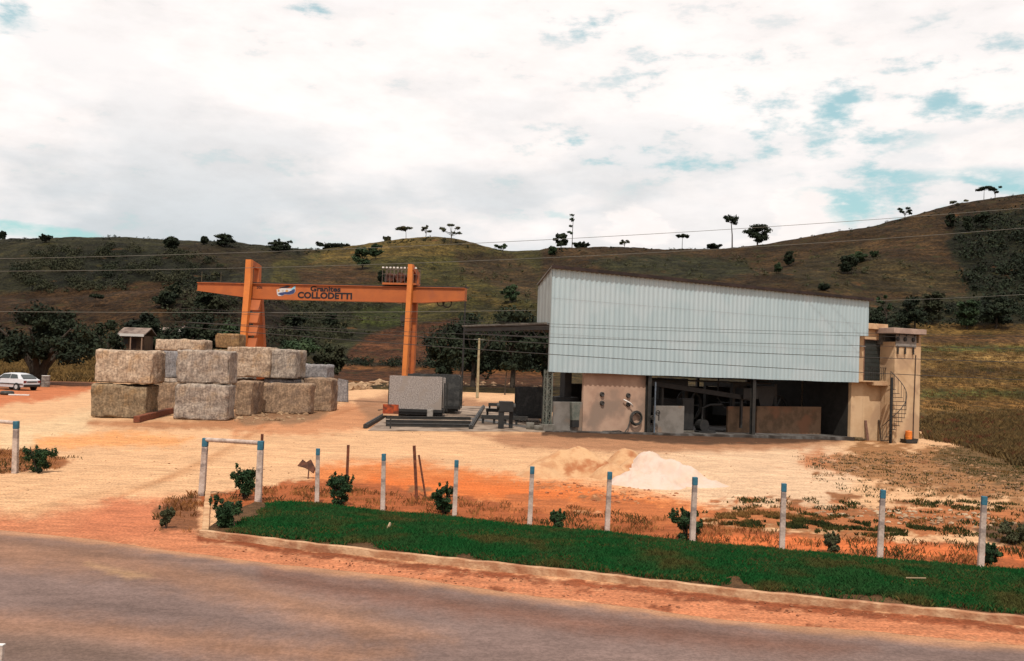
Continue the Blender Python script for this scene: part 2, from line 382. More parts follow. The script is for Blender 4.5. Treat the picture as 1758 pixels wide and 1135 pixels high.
# tyre tracks sweeping in from the road: long bands in the compacted soil
def track(poly_c, width, dark, gc):
    pts = [G(*p) for p in poly_c]
    dist = np.full(GX.shape, 1e9)
    for i in range(len(pts)-1):
        a, b = pts[i], pts[i+1]; ex, ey = b.x-a.x, b.y-a.y
        t = np.clip(((GX-a.x)*ex+(GY-a.y)*ey)/(ex*ex+ey*ey), 0, 1)
        dist = np.minimum(dist, np.hypot(GX-a.x-t*ex, GY-a.y-t*ey))
    w = np.exp(-(dist/width)**2)*(.5+.7*fbm(GX*1.3+5, GY*1.3+5, 3))
    return gc*(1-dark*w[..., None]*np.array([.55, .8, 1.0]))
for i in range(8):
    o = i*9
    gc = track([(-60+o*2, 905-o*.6), (150+o*3, 872-o), (330+o*2, 806-o*1.2), (430+o, 765-o*1.2), (640+o, 690)], .15, .10, gc)
for i in range(6):
    o = i*10
    gc = track([(-60, 800+o*1.6), (160, 775+o), (340, 752+o*.6), (700, 742+o*.8), (1200, 775+o*.5)], .13, .08, gc)
gm = soil_mat('soil', fine=2.2, amp=.19, stretch=(.55, 1.7, 1), bump=.55, bdist=.035, fine2=16, mid=.32, midamp=.10,
              speck=[(albt(196, 112, 66), 1.1, .60, .78)])
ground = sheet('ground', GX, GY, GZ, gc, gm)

# --- hills: one sheet rising beyond the yard
cols = np.array([-1600, -600, 0, 80, 150, 225, 300, 375, 450, 500, 530, 560, 600, 650, 700, 740, 800, 850, 900, 950, 1000, 1075, 1150, 1225, 1300, 1400, 1450, 1500, 1560, 1600, 1650, 1700, 1758, 2300, 3400], float)
def ip(xs, ys): return np.interp(cols, xs, ys)
yh_c = yhor(cols)
sky_y = ip([-1600, -600, 0, 80, 250, 400, 480, 530, 560, 600, 650, 700, 740, 800, 850, 900, 950, 1000, 1100, 1200, 1300, 1400, 1500, 1560, 1600, 1650, 1700, 1758, 2300, 3400],
           [430, 425, 413, 410, 408, 416, 427, 434, 430, 427, 419, 412, 408, 414, 429, 430, 425, 427, 428, 427, 422, 408, 388, 372, 362, 351, 343, 333, 300, 380])
rows = [
 (100, yh_c+ip([0, 1500, 1758], [95, 100, 120])),
 (118, yh_c+ip([0, 1500, 1600, 1758], [50, 50, 70, 82])),
 (150, yh_c+ip([0, 300, 900, 1500, 1600, 1758], [34, 34, 32, 36, 48, 55])),
 (190, ip([-1600, 0, 150, 300, 450, 560, 700, 850, 1000, 1150, 1300, 1450, 1600, 1758, 3400], [560, 600, 598, 598, 600, 618, 618, 620, 615, 612, 615, 610, 612, 620, 640])),
 (240, ip([-1600, 0, 150, 300, 420, 480, 560, 640, 700, 850, 1000, 1150, 1300, 1450, 1600, 1758, 3400], [490, 505, 492, 483, 486, 515, 560, 573, 572, 565, 560, 560, 558, 556, 568, 575, 600])),
 (290, ip([-1600, 0, 150, 300, 400, 450, 560, 700, 850, 1000, 1150, 1300, 1450, 1600, 1758, 3400], [540, 530, 518, 508, 500, 480, 500, 512, 505, 500, 500, 495, 480, 500, 505, 520])),
 (350, ip([-1600, 0, 150, 300, 450, 560, 700, 850, 1000, 1150, 1300, 1450, 1600, 1758, 3400], [470, 462, 455, 450, 452, 455, 452, 462, 460, 458, 455, 440, 415, 395, 430])),
 (420, sky_y), (490, sky_y+34), (620, sky_y+90), (900, yh_c-10), (3500, yh_c-2)]
rr = np.array([r for r, _ in rows], float); tab = np.stack([CAMH+r*(yh_c-y)/FPX for r, y in rows])
pxs = np.concatenate([np.linspace(-1500, -120, 40), np.linspace(-100, 1860, 620), np.linspace(1880, 3300, 40)])
dd = np.concatenate([np.linspace(100, 500, 460), np.linspace(515, 900, 20), [1500, 3500]])
# smooth interpolation of the height table
tab1 = np.stack([np.interp(pxs, cols, tab[i]) for i in range(len(rr))])
def pchip_like(x, xs, Y):
    h = np.diff(xs); dl = np.diff(Y, axis=0)/h[:, None]
    m_ = np.zeros_like(Y); m_[1:-1] = np.where(dl[1:]*dl[:-1] > 0, 2*dl[1:]*dl[:-1]/(dl[1:]+dl[:-1]+1e-12), 0); m_[0] = dl[0]; m_[-1] = dl[-1]
    k = np.clip(np.searchsorted(xs, x, side='right')-1, 0, len(xs)-2); t = ((x-xs[k])/h[k])[:, None]; hh = h[k][:, None]
    return (2*t**3-3*t**2+1)*Y[k]+(t**3-2*t**2+t)*hh*m_[k]+(-2*t**3+3*t**2)*Y[k+1]+(t**3-t**2)*hh*m_[k+1]
HZ = pchip_like(dd, rr, tab1)
ker = np.hanning(19); ker /= ker.sum()
HZ = np.stack([np.convolve(np.pad(r_, 9, 'edge'), ker, 'valid') for r_ in HZ])
DD, PX = np.meshgrid(dd, pxs, indexing='ij'); HX = DD*(PX-CX)/FPX; HY = DD.copy()
gul = (fbm(HX*.022+40, HY*.008+9, 4)-.5); gul2 = (fbm(HX*.07+3, HY*.05+3, 4)-.5)
amp = npsst(170, 260, DD)*npsst(700, 500, DD)*(1-.72*np.exp(-((DD-420)/26.)**2))
HZ = HZ + gul*9*amp + gul2*3.2*amp + (fbm(HX*.3, HY*.3, 3)-.5)*.7*npsst(130, 180, DD)
def hill_z(x, y):
    i = np.searchsorted(dd, y)-1; px = CX+x/y*FPX; j = np.searchsorted(pxs, px)-1
    i = int(np.clip(i, 0, len(dd)-2)); j = int(np.clip(j, 0, len(pxs)-2))
    t = (y-dd[i])/(dd[i+1]-dd[i]); s = (px-pxs[j])/(pxs[j+1]-pxs[j])
    return float((HZ[i, j]*(1-s)+HZ[i, j+1]*s)*(1-t)+(HZ[i+1, j]*(1-s)+HZ[i+1, j+1]*s)*t)
def H(px, py, dmin=104, dmax=470):
    """first hill surface point seen at a pixel"""
    q = ray(px, py); d = dmin; prev = None
    while d < dmax:
        p = CAM+q*(d/q.y)
        if p.z <= max(hill_z(p.x, p.y), zg(p.x, p.y) if d < 125 else -9): return Vector((p.x, p.y, max(hill_z(p.x, p.y), -2)))
        d += 1.5
    x = (px-CX)/FPX*420
    return Vector((x, 420, hill_z(x, 420)))
hpx, hpy = project(HX, HY, HZ)
nearm = DD < 268
def hl(m, *layers): return [(m, l) for l in layers]
HL = [
 ([(-2000, 350), (535, 350), (520, 470), (440, 500), (300, 500), (-2000, 520)], (66, 60, 42), 6, 5),
 ([(60, 432), (200, 425), (330, 440), (400, 470), (330, 500), (60, 510), (20, 470)], (44, 42, 30), 9, 9),
 ([(0, 412), (90, 412), (100, 470), (0, 480)], (72, 64, 44), 9, 6),
 ([(300, 420), (420, 425), (530, 440), (420, 470), (330, 450)], (80, 62, 44), 8, 6),
 ([(520, 440), (600, 410), (740, 400), (880, 425), (940, 430), (940, 570), (780, 580), (690, 560), (560, 530), (470, 520), (470, 450)], (98, 84, 44), 7, 6),
 ([(560, 430), (680, 405), (800, 405), (860, 425), (760, 438), (640, 445), (540, 450)], (128, 100, 54), 5, 5),
 ([(510, 462), (600, 455), (660, 470), (640, 490), (520, 492)], (104, 72, 46), 6, 6),
 ([(780, 430), (880, 440), (925, 470), (925, 520), (860, 500), (790, 470)], (92, 68, 44), 8, 8),
 ([(700, 520), (800, 490), (930, 545), (925, 556), (800, 505), (740, 530)], (132, 105, 58), 3, 2),
 ([(470, 520), (700, 515), (700, 570), (600, 610), (470, 620), (380, 600)], (66, 62, 38), 6, 9),
 ([(600, 528), (700, 530), (690, 560), (620, 560)], (84, 84, 40), 5, 6),
 ([(300, 500), (480, 500), (520, 590), (420, 600), (300, 590), (250, 540)], (66, 48, 34), 6, 10),
 ([(-2000, 520), (0, 505), (150, 492), (300, 483), (300, 530), (250, 560), (150, 570), (-2000, 600)], (92, 62, 40), 4, 4),
 ([(640, 572), (700, 558), (790, 545), (790, 622), (590, 625), (600, 600)], (116, 68, 44), 4, 3),
 ([(560, 614), (640, 622), (950, 632), (950, 640), (560, 630)], (62, 50, 34), 2, 3),
 ([(560, 626), (950, 634), (950, 668), (560, 655)], (150, 92, 54), 2, 2),
 ([(560, 634), (950, 645), (950, 664), (560, 652)], (112, 66, 42), 2, 3),
 ([(-2000, 610), (160, 610), (160, 640), (-2000, 650)], (128, 102, 62), 3, 4),
 ([(930, 410), (1300, 405), (1500, 370), (1758, 320), (3400, 320), (3400, 580), (930, 600)], (94, 66, 42), 5, 4),
 ([(1010, 445), (1100, 440), (1280, 445), (1300, 470), (1200, 480), (1050, 470)], (68, 62, 40), 7, 9),
 ([(1330, 470), (1460, 420), (1520, 440), (1600, 450), (1700, 480), (1600, 505), (1400, 500)], (84, 66, 42), 7, 9),
 ([(1650, 372), (1758, 360), (3400, 340), (3400, 580), (1690, 560), (1660, 480), (1620, 420)], (50, 48, 32), 6, 9),
 ([(1480, 520), (1700, 505), (1758, 510), (1758, 560), (1480, 570)], (60, 54, 36), 5, 7),
 ([(1560, 556), (3400, 556), (3400, 720), (1560, 720)], (146, 106, 60), 3, 4),
 ([(1585, 575), (3400, 578), (3400, 592), (1585, 590)], (120, 82, 52), 3, 3),
 ([(1583, 594), (3400, 594), (3400, 606), (1583, 604)], (112, 102, 54), 3, 4),
 ([(1583, 668), (3400, 668), (3400, 682), (1583, 682)], (116, 104, 56), 3, 5),
 ([(1583, 612), (3400, 612), (3400, 622), (1583, 620)], (186, 138, 82), 2, 3),
 ([(1583, 632), (3400, 632), (3400, 648), (1583, 648)], (112, 80, 50), 3, 4),
 ([(1583, 656), (3400, 656), (3400, 664), (1583, 664)], (172, 120, 70), 3, 4),
 ([(1583, 688), (3400, 684), (3400, 700), (1583, 702)], (182, 124, 68), 4, 4),
 ([(1583, 712), (3400, 708), (3400, 900), (1583, 900)], (120, 94, 60), 5, 6),
 ([(1583, 735), (3400, 730), (3400, 900), (1583, 900)], (98, 76, 52), 4, 6),
]
hc = paint(hpx, hpy, HX, HY, (92, 70, 42), HL, .8)*np.where(hpy > 575, .82, .64)[..., None]*np.array([.88, 1.02, .96])  # hill colours darkened: cloud shade over the hills sits in the albedo
terr = np.sin(HZ*2.4+fbm(HX*.03, HY*.03, 3)*14); terr = npsst(.72, .98, terr)*npsst(.45, .62, fbm(HX*.018+7, HY*.018+3, 3))*npsst(200, 260, HY)
hc = hc*(1+terr[..., None]*np.array([.42, .30, .22]))
hc = hc*(.82+.36*npsst(.35, .65, fbm(HX*.09+70, HY*.05+33, 4)))[..., None]
hm = soil_mat('hill_grass', fine=.20, amp=.42, stretch=(1, 1, 2.0), bump=1.0, bdist=1.4, fine2=1.1, mid=.045, midamp=.30,
              speck=[(albt(70, 66, 36), .16, .56, .70), (albt(128, 84, 52), .10, .62, .76), (albt(38, 40, 26), .42, .60, .68)])
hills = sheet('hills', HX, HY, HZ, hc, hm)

# --- road
edge = [G(-700, 870)+Vector((0, 0, 0)), G(-300, 893), G(0, 912), G(190, 932), G(400, 962), G(700, 997), G(1000, 1036), G(1300, 1073), G(1758, 1112), G(2400, 1170), G(3300, 1260)]
def chaikin(p, n=3):
    for _ in range(n):
        q = [p[0]]
        for a, b in zip(p, p[1:]): q += [a*.75+b*.25, a*.25+b*.75]
        p = q+[p[-1]]
    return p
edge = chaikin([Vector((e.x, e.y, 0)) for e in edge], 3)
NE = 400
cum = [0]
for a, b in zip(edge, edge[1:]): cum.append(cum[-1]+(b-a).length)
ts = np.linspace(0, cum[-1], NE); ex = np.interp(ts, cum, [e.x for e in edge]); ey = np.interp(ts, cum, [e.y for e in edge])
tx = np.gradient(ex); ty = np.gradient(ey); ln = np.hypot(tx, ty); nx, ny = ty/ln, -tx/ln
wd = np.concatenate([np.linspace(0, .5, 8), np.linspace(.65, 8.2, 50)])
wob = (fbm(ts*.55, ts*0+3, 4)-.5)*.38
RX = ex[None, :]+nx[None, :]*(wd[:, None]+wob[None, :]*npsst(2, 0, wd)[:, None]); RY = ey[None, :]+ny[None, :]*(wd[:, None]+wob[None, :]*npsst(2, 0, wd)[:, None])
RZ = 0.045+0.03*npsst(0, 1, wd)[:, None]+0*RX; RZ[0] = -.05
rpx, rpy = project(RX, RY, RZ)
RL = [([(-200, 900), (150, 935), (400, 985), (600, 1045), (780, 1100), (640, 1100), (400, 1030), (200, 985), (-200, 960)], (172, 130, 106), 26, 10),
      ([(150, 968), (260, 990), (220, 992)], (206, 164, 124), 8, 3),
      ([(-200, 1050), (150, 1062), (400, 1092), (700, 1120), (600, 1145), (200, 1110), (-200, 1090)], (170, 128, 104), 26, 10),
      ([(-100, 1085), (120, 1090), (260, 1120), (240, 1140), (-100, 1140)], (136, 112, 100), 26, 10),
      ([(450, 975), (800, 1030), (1200, 1082), (1500, 1110), (1400, 1125), (1000, 1085), (700, 1040), (450, 1000)], (148, 108, 92), 20, 8)]
rc = paint(rpx, rpy, RX, RY, (146, 122, 114), RL)
for _k, (_o, _w, _a) in enumerate(((1.1, .22, .10), (2.7, .30, .08), (3.6, .18, .07), (5.1, .3, .09), (6.4, .25, .06))):
    _s = np.exp(-((wd[:, None]+.5*(fbm(ts*.06+_k*9, ts*0+3, 2)-.5)[None, :]-_o)/_w)**2)*(.2+1.2*fbm(RX*.35+_k, RY*2, 4))
    rc = rc*(1+_a*1.6*_s[..., None]*(1 if _k % 2 else -1))
dust = npsst(.75, 0.0, wd[:, None]+wob[None, :]*.8+(fbm(RX*3, RY*3, 3)-.5)*.5)[..., None]
rc = rc*(1-dust)+alb(214, 158, 118)*dust
rm = soil_mat('asphalt', fine=2.6, amp=.09, stretch=(.7, 1.3, 1), bump=.5, bdist=.012, fine2=20, grain=1.7, mid=.7, midamp=.12, speck=[(albt(205, 178, 150), 60, .68, .74), (albt(96, 76, 66), 75, .70, .76)])
road = sheet('road', RX, RY, RZ, rc, rm)

# --- lawn strip and its concrete kerb
kerb_px = [(342, 921), (500, 941), (760, 970), (1000, 994), (1200, 1018), (1400, 1040), (1758, 1074), (2400, 1135)]
kp = chaikin([G(*p) for p in kerb_px], 2)
km = mat('kerb_concrete', albt(246, 200, 156), albt(206, 146, 106), 2.5, 6, .9, .5, 14, c3=albt(188, 124, 88), c3scale=1.3, c3lo=.50, c3hi=.66)
def ribbon(path, w, z0, z1, name, m_, jit=.01, side=1):
    b = MB(); n = len(path); q = []
    for i, p in enumerate(path):
        d = (path[min(i+1, n-1)]-path[max(i-1, 0)]); d.z = 0; d.normalize(); nrm = Vector((-d.y, d.x, 0))*side
        j = (mnoise.noise(Vector((p.x*1.7, p.y*1.7, 3)))*jit); k = (mnoise.noise(Vector((p.x*2.7, p.y*1.7, 9)))*jit)
        q.append([Vector((p.x, p.y, z0)), Vector((p.x, p.y, z1+k-.012))+nrm*j, Vector((p.x, p.y, z1+k))+nrm*(j+.012), Vector((p.x, p.y, z1+k))+nrm*(w+j), Vector((p.x, p.y, z0))+nrm*w])
    for i in range(n-1):
        for k in range(4):
            b.add([q[i][k], q[i+1][k], q[i+1][k+1], q[i][k+1]], [(0, 1, 2, 3)])
    b.add(q[0], [(0, 1, 2, 3, 4)]); b.add(q[-1], [(4, 3, 2, 1, 0)])
    return b.build(name, m_)
def resample(path, step):
    cum = [0]
    for a, b in zip(path, path[1:]): cum.append(cum[-1]+(b-a).length)
    n = max(2, int(cum[-1]/step)); t = np.linspace(0, cum[-1], n)
    return [Vector((float(np.interp(u, cum, [p.x for p in path])), float(np.interp(u, cum, [p.y for p in path])), 0)) for u in t]
kr = resample(kp, .12)
tag(ribbon(kr, .09, -.1, .13, 'kerb', km, .018), kind='structure')
kl = resample([G(333, 924), G(346, 919), G(352, 851)][1:], .12)
tag(ribbon(kl, .13, -.1, .135, 'kerb', mat('kerb_pale', albt(250, 200, 150), albt(214, 158, 112), 2.5, 6, .9, .4, 14), .01, -1), kind='structure')
# lawn surface
up_px = [(352, 868), (420, 866), (545, 874), (660, 888), (783, 898), (912, 913), (1045, 924), (1193, 944), (1345, 955), (1516, 971), (1690, 986), (1758, 990), (2400, 1040)]
up = resample([Vector((p.x, p.y, 0)) for p in [G(*q) for q in up_px]], .15)
NL = 260
def rs_n(path, n):
    cum = [0]
    for a, b in zip(path, path[1:]): cum.append(cum[-1]+(b-a).length)
    t = np.linspace(0, cum[-1], n); return np.interp(t, cum, [p.x for p in path]), np.interp(t, cum, [p.y for p in path])
ax_, ay_ = rs_n(kr, NL); bx_, by_ = rs_n(up, NL)
# pair up points by x so that the strip does not shear
lx0, lx1 = G(356, 915).x, 22.0
lxs = np.linspace(lx0, lx1, NL)
ky = np.interp(lxs, [p.x for p in kr], [p.y for p in kr]); uy = np.interp(lxs, [p.x for p in up], [p.y for p in up])
tt = np.linspace(0, 1, 26)[:, None]
LX = lxs[None, :]+0*tt; LY = (ky+.10)[None, :]*(1-tt)+uy[None, :]*tt
LZ = .10+.05*np.sin(tt*math.pi)+(fbm(LX*2, LY*2, 3)-.5)*.04; LZ = LZ*np.where(tt > .97, .2, 1)
lc = np.zeros(LX.shape+(3,))+alb(104, 76, 50)
lawn_soil = sheet('lawn', LX, LY, LZ, lc, soil_mat('lawn_soil', fine=5, amp=.3, bump=.5, bdist=.03))
rg = np.random.RandomState(5)
def blades(n, fx, name, m_, hmin, hmax, wid):
    """short grass: n blades, two triangles each, positions from fx(rand) -> x, y, z arrays"""
    x, y, z = fx(n); n = len(x)
    a = rg.rand(n)*math.tau; h = hmin+(hmax-hmin)*rg.rand(n); w = wid*(.6+.8*rg.rand(n)); l = h*(.2+.8*rg.rand(n)); a2 = rg.rand(n)*math.tau
    dx, dy = np.cos(a)*w, np.sin(a)*w
    v = np.empty((n, 4, 3), np.float32)
    v[:, 0] = np.stack([x-dx, y-dy, z-.02], -1); v[:, 1] = np.stack([x+dx, y+dy, z-.02], -1)
    mxx, myy = x+np.cos(a2)*l*.4, y+np.sin(a2)*l*.4
    v[:, 2] = np.stack([mxx+dx*.7, myy+dy*.7, z+h*.65], -1); v[:, 3] = np.stack([x+np.cos(a2)*l, y+np.sin(a2)*l, z+h], -1)
    me = bpy.data.meshes.new(name); me.vertices.add(n*4); me.vertices.foreach_set('co', v.ravel())
    b = np.arange(n)*4; f = np.stack([b, b+1, b+2, b, b+2, b+3], -1).astype(np.int32).ravel()
    me.loops.add(n*6); me.loops.foreach_set('vertex_index', f); me.polygons.add(n*2)
    me.polygons.foreach_set('loop_start', np.arange(0, n*6, 3, dtype=np.int32)); me.polygons.foreach_set('loop_total', np.full(n*2, 3, np.int32))
    me.update(); me.validate(); me.materials.append(m_)
    o = bpy.data.objects.new(name, me); C.objects.link(o); return o
grass_m = mat('lawn_blades', albt(30, 98, 44), albt(52, 96, 48), .9, 5, .8, c3=albt(92, 92, 48), c3scale=.8, c3lo=.52, c3hi=.68, spec=.1)
def lawn_pts(n):
    x = lx0+.05+(lx1-lx0)*rg.rand(n)**1.0; t = rg.rand(n)
    k = np.interp(x, lxs, ky); u = np.interp(x, lxs, uy)
    ed = .05+.22*fbm(x*1.1, x*0+7, 4)+.12*rg.rand(n); ue = -.10+.34*(fbm(x*1.6+9, x*0+2, 4)-.5)+.10*rg.rand(n)
    y = k+ed+(u+ue-k-ed)*t
    keep = (fbm(x*1.5+3, y*1.5+8, 4) > .22+.22*npsst(.12, 0, t)) & (x < lx1) & (x > lx0+.35+.5*fbm(y*2, y*0+1, 3))
    x, y = x[keep], y[keep]; tq = (y-k[keep])/(u[keep]-k[keep])
    return x, y, .10+.05*np.sin(np.clip(tq, 0, 1)*math.pi)*.8+0*x-.02
o = blades(330000, lawn_pts, 'grass', grass_m, .05, .12, .009); tag(o, 'short dark green grass of the lawn strip behind the kerb', 'grass', kind='stuff')
def lawn_dry(n):
    x, y, z = lawn_pts(n); k = np.interp(x, lxs, ky); near = y-k < .28+.3*fbm(x*1.3, y*0+4, 3)
    keep = near | (fbm(x*.9+40, y*1.6+12, 4) > .57); return x[keep], y[keep], z[keep]
o = blades(150000, lawn_dry, 'dead_grass', mat('dead_grass', albt(120, 112, 58), albt(112, 84, 50), 2.5, 4, .9, spec=.1), .04, .11, .009); tag(o, 'dry yellow brown patches in the lawn and along the kerb', 'grass', kind='stuff')
dry = mat('dry_weeds', albt(196, 132, 78), albt(130, 84, 48), 1.5, 4, .9, c3=albt(86, 78, 42), c3scale=.35, c3lo=.48, c3hi=.6, spec=.1)
def weed_pts(polys, dens):
    def f(n):
        X = []; Y = []
        for poly, k, clump in polys:
            w = [G(*p) for p in poly]; x0, x1 = min(p.x for p in w), max(p.x for p in w); y0, y1 = min(p.y for p in w), max(p.y for p in w)
            x = x0+(x1-x0)*rg.rand(k); y = y0+(y1-y0)*rg.rand(k)
            sd = poly_sd(x, y, [(p.x, p.y) for p in w])+(fbm(x*1.2, y*1.2, 3)-.5)*1.6
            m_ = (sd < 0) & (fbm(x*2.2+5, y*2.2+1, 4) > clump)
            X.append(x[m_]); Y.append(y[m_])
        x = np.concatenate(X); y = np.concatenate(Y); return x, y, zg_np(x, y)
    return f
WP = [([(395, 846), (520, 838), (620, 842), (900, 866), (1100, 884), (1300, 908), (1758, 945), (1900, 955), (1900, 1008), (1758, 994), (1510, 972), (1190, 944), (910, 914), (660, 894), (545, 876), (345, 866), (350, 850)], 42000, .47),
      ([(-60, 775), (60, 772), (120, 790), (100, 806), (0, 816), (-60, 818)], 6000, .42),
      ([(262, 860), (340, 848), (342, 910), (275, 914)], 4000, .48)]
o = blades(0, weed_pts(WP, 1), 'weeds', dry, .04, .13, .008); tag(o, 'dry brown weeds along the foot of the fence posts', 'weeds', kind='stuff')
gw = mat('green_weeds', albt(84, 84, 42), albt(52, 62, 30), 1.5, 4, .9, c3=albt(150, 110, 62), c3scale=.5, spec=.1)
WP = [([(1190, 880), (1330, 882), (1560, 900), (1640, 912), (1500, 924), (1330, 912), (1210, 900)], 24000, .53),
      ([(1370, 783), (1500, 775), (1640, 775), (1758, 805), (1900, 830), (1900, 900), (1600, 880), (1400, 830)], 46000, .57), ([(1240, 850), (1758, 862), (1800, 940), (1240, 900)], 30000, .58),
      ([(1590, 762), (1660, 770), (1758, 800), (1800, 830), (1700, 815), (1600, 785)], 30000, .48)]
o = blades(0, weed_pts(WP, 1), 'weeds', gw, .03, .10, .014); tag(o, 'green and brown weeds scattered over the right side of the yard', 'weeds', kind='stuff')
# ------------------------------------------------------------------ the cutting shed
ORD = ['first', 'second', 'third', 'fourth', 'fifth', 'sixth', 'seventh', 'eighth', 'ninth', 'tenth', 'eleventh', 'twelfth', 'thirteenth', 'fourteenth']
AL = R(29); A0 = G(938, 741); U = Vector((math.cos(AL), math.sin(AL), 0)); V = Vector((-math.sin(AL), math.cos(AL), 0))
def fac(px, py, ly=0.0):
    """local (x, z) on the facade plane at local depth ly of the building for a pixel"""
    q = ray(px, py); o = A0+V*ly
    t = (o-CAM).dot(V)/q.dot(V); p = CAM+q*t
    return (p-A0).dot(U), p.z
def wl(x, y, z=0.0): return A0+U*x+V*y+Vector((0, 0, z))
def gl(x, y):
    p = A0+U*x+V*y; return zg(p.x, p.y)
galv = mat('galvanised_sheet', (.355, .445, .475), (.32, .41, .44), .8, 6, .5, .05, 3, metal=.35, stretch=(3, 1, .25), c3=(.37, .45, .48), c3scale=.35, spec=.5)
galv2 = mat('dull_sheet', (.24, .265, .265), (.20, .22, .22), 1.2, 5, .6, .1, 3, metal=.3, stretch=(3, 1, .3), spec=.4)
rustm = mat('rusty_fascia', albt(66, 50, 46), albt(44, 34, 32), 1.5, 5, .8)
darkst = mat('dark_steel', (.013, .013, .012), (.025, .021, .017), 3, 5, .6, .2, 12, spec=.4)
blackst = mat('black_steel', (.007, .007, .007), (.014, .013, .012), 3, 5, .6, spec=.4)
greenst = mat('grey_green_steel', (.075, .085, .07), (.12, .12, .10), 4, 5, .6, .2, 12)
conc = mat('concrete', albt(150, 144, 134), albt(118, 112, 102), 2, 6, .9, .3, 20, c3=albt(98, 90, 78), c3scale=.9)
concd = mat('wet_concrete', albt(128, 124, 120), albt(92, 84, 78), 1.2, 6, .6, .3, 14, c3=albt(66, 58, 52), c3scale=.7, lo=.42, hi=.58)
tanw = mat('tan_render', albt(252, 214, 170), albt(236, 196, 152), .9, 6, .9, .15, 20, c3=albt(220, 182, 144), c3scale=.6)
pinkw = mat('pink_tan_render', albt(224, 186, 160), albt(204, 166, 142), 1.0, 6, .9, .15, 20, c3=albt(176, 150, 132), c3scale=.5, c3lo=.50, c3hi=.68)
roofm = mat('fibre_cement', (.16, .15, .14), (.11, .10, .095), 2, 5, .9)
whitep = mat('white_paint', (.62, .60, .57), (.52, .50, .47), 4, 5, .6)

shed = empty('cutting_shed', A0, AL, 'open sided stone cutting shed with high pale corrugated sheet front and one steep roof', 'shed')
xr = fac(1492, 540)[0]; xr2 = fac(1474.5, 620)[0]
zt = fac(940, 457)[1]; ztr = fac(1491, 514)[1]; zb = fac(938, 638)[1]; zbr = fac(1473, 657)[1]; zst = fac(1483, 577)[1]
print('shed', A0, 'len', xr, xr2, 'ztop', zt, ztr, 'zbot', zb, zbr, 'step', zst)
TOPD = 1.35
def corr(x0, x1, ztop, zbot, y, name, m_, per=.33, dep=.022, axis='x', ends=None):
    b = MB(); n = int((x1-x0)/per*8)+1; xs = np.linspace(x0, x1, n)
    for i, x in enumerate(xs):
        ph = (x/per) % 1; w = npsst(.08, .28, ph)-npsst(.58, .78, ph)
        yy = y-dep*(w-.5)+.010*(mnoise.noise(Vector((x*.5, 1, 2))))
        zt_, zb_ = ztop(x), zbot(x)
        for z in (zb_, zb_+(zt_-zb_)*.34, zb_+(zt_-zb_)*.67, zt_):
            jj = .006*mnoise.noise(Vector((x*.9, z*.7, 5)))
            b.v.append((x, yy+jj, z) if axis == 'x' else (yy+jj, x, z))
        if i:
            a = (i-1)*4
            for k in range(3): b.f.append((a+k, a+4+k, a+5+k, a+1+k))
    return b.build(name, m_, shed, fix=False)
lin = lambda x, a, b: a+(b-a)*x/xr
tf = lambda x: lin(x, zt, ztr); bf = lambda x: lin(x, zb, zbr)
corr(0, xr2, tf, lambda x: bf(x) - .01*(math.sin(x*1.3)), 0, 'front_cladding', galv, dep=.042)
corr(xr2, xr, tf, lambda x: zst, 0, 'front_cladding', galv, dep=.042)
# lap joints and dents
for k, fz in enumerate((.36, .70)):
    b = MB(); n = 60
    for i in range(n):
        x0, x1 = xr2*i/n, xr2*(i+1)/n
        b.hexa([(x0+.003, -.026, bf(x0)+(tf(x0)-bf(x0))*fz), (x1, -.026, bf(x1)+(tf(x1)-bf(x1))*fz), (x1, -.0255, bf(x1)+(tf(x1)-bf(x1))*fz), (x0, -.0255, bf(x0)+(tf(x0)-bf(x0))*fz)] +
               [(x0+.003, -.026, bf(x0)+(tf(x0)-bf(x0))*fz+.012), (x1, -.026, bf(x1)+(tf(x1)-bf(x1))*fz+.012), (x1, -.0255, bf(x1)+(tf(x1)-bf(x1))*fz+.012), (x0, -.0255, bf(x0)+(tf(x0)-bf(x0))*fz+.012)])
    b.build('lap_joint', galv2, shed)
ZR = fac(935, 555)[1]                                     # height of the low roof's near edge
# left end return of the raised front
zsl = P(922, 490, (A0+V*TOPD).y)[2]
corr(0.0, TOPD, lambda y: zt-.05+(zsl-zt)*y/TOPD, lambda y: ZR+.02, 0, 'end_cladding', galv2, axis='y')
b = MB(); b.bar((-.012, -.03, zb), (-.012, -.03, zt), .05, .05); b.build('corner_trim', galv2, shed)
# steep roof strip with rusty verge board
b = MB(); o1, o2 = .22, .10
for (x0, x1) in [(-.10, xr+.12)]:
    z0, z1 = lin(x0, zt, ztr), lin(x1, zt, ztr); s = (zsl-zt)/TOPD
    b.hexa([(x0, -o1, z0+.02), (x1, -o1, z1+.02), (x1, TOPD, z1+s*TOPD), (x0, TOPD, z0+s*TOPD), (x0, -o1, z0+.07), (x1, -o1, z1+.07), (x1, TOPD+.03, z1+s*TOPD+.05), (x0, TOPD+.03, z0+s*TOPD+.05)])
b.build('roof', roofm, shed)
b = MB(); b.bar((-.12, -o1-.02, zt-.015), (xr+.14, -o1-.02, ztr-.015), .05, .17); b.build('fascia', rustm, shed)
# back skin of the raised front (from behind it is a sheeted box)
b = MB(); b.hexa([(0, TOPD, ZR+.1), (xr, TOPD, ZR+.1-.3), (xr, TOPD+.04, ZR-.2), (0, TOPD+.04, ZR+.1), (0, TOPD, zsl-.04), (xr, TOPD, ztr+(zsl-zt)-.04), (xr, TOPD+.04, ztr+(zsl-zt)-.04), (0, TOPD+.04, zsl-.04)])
b.build('back_cladding', galv2, shed)
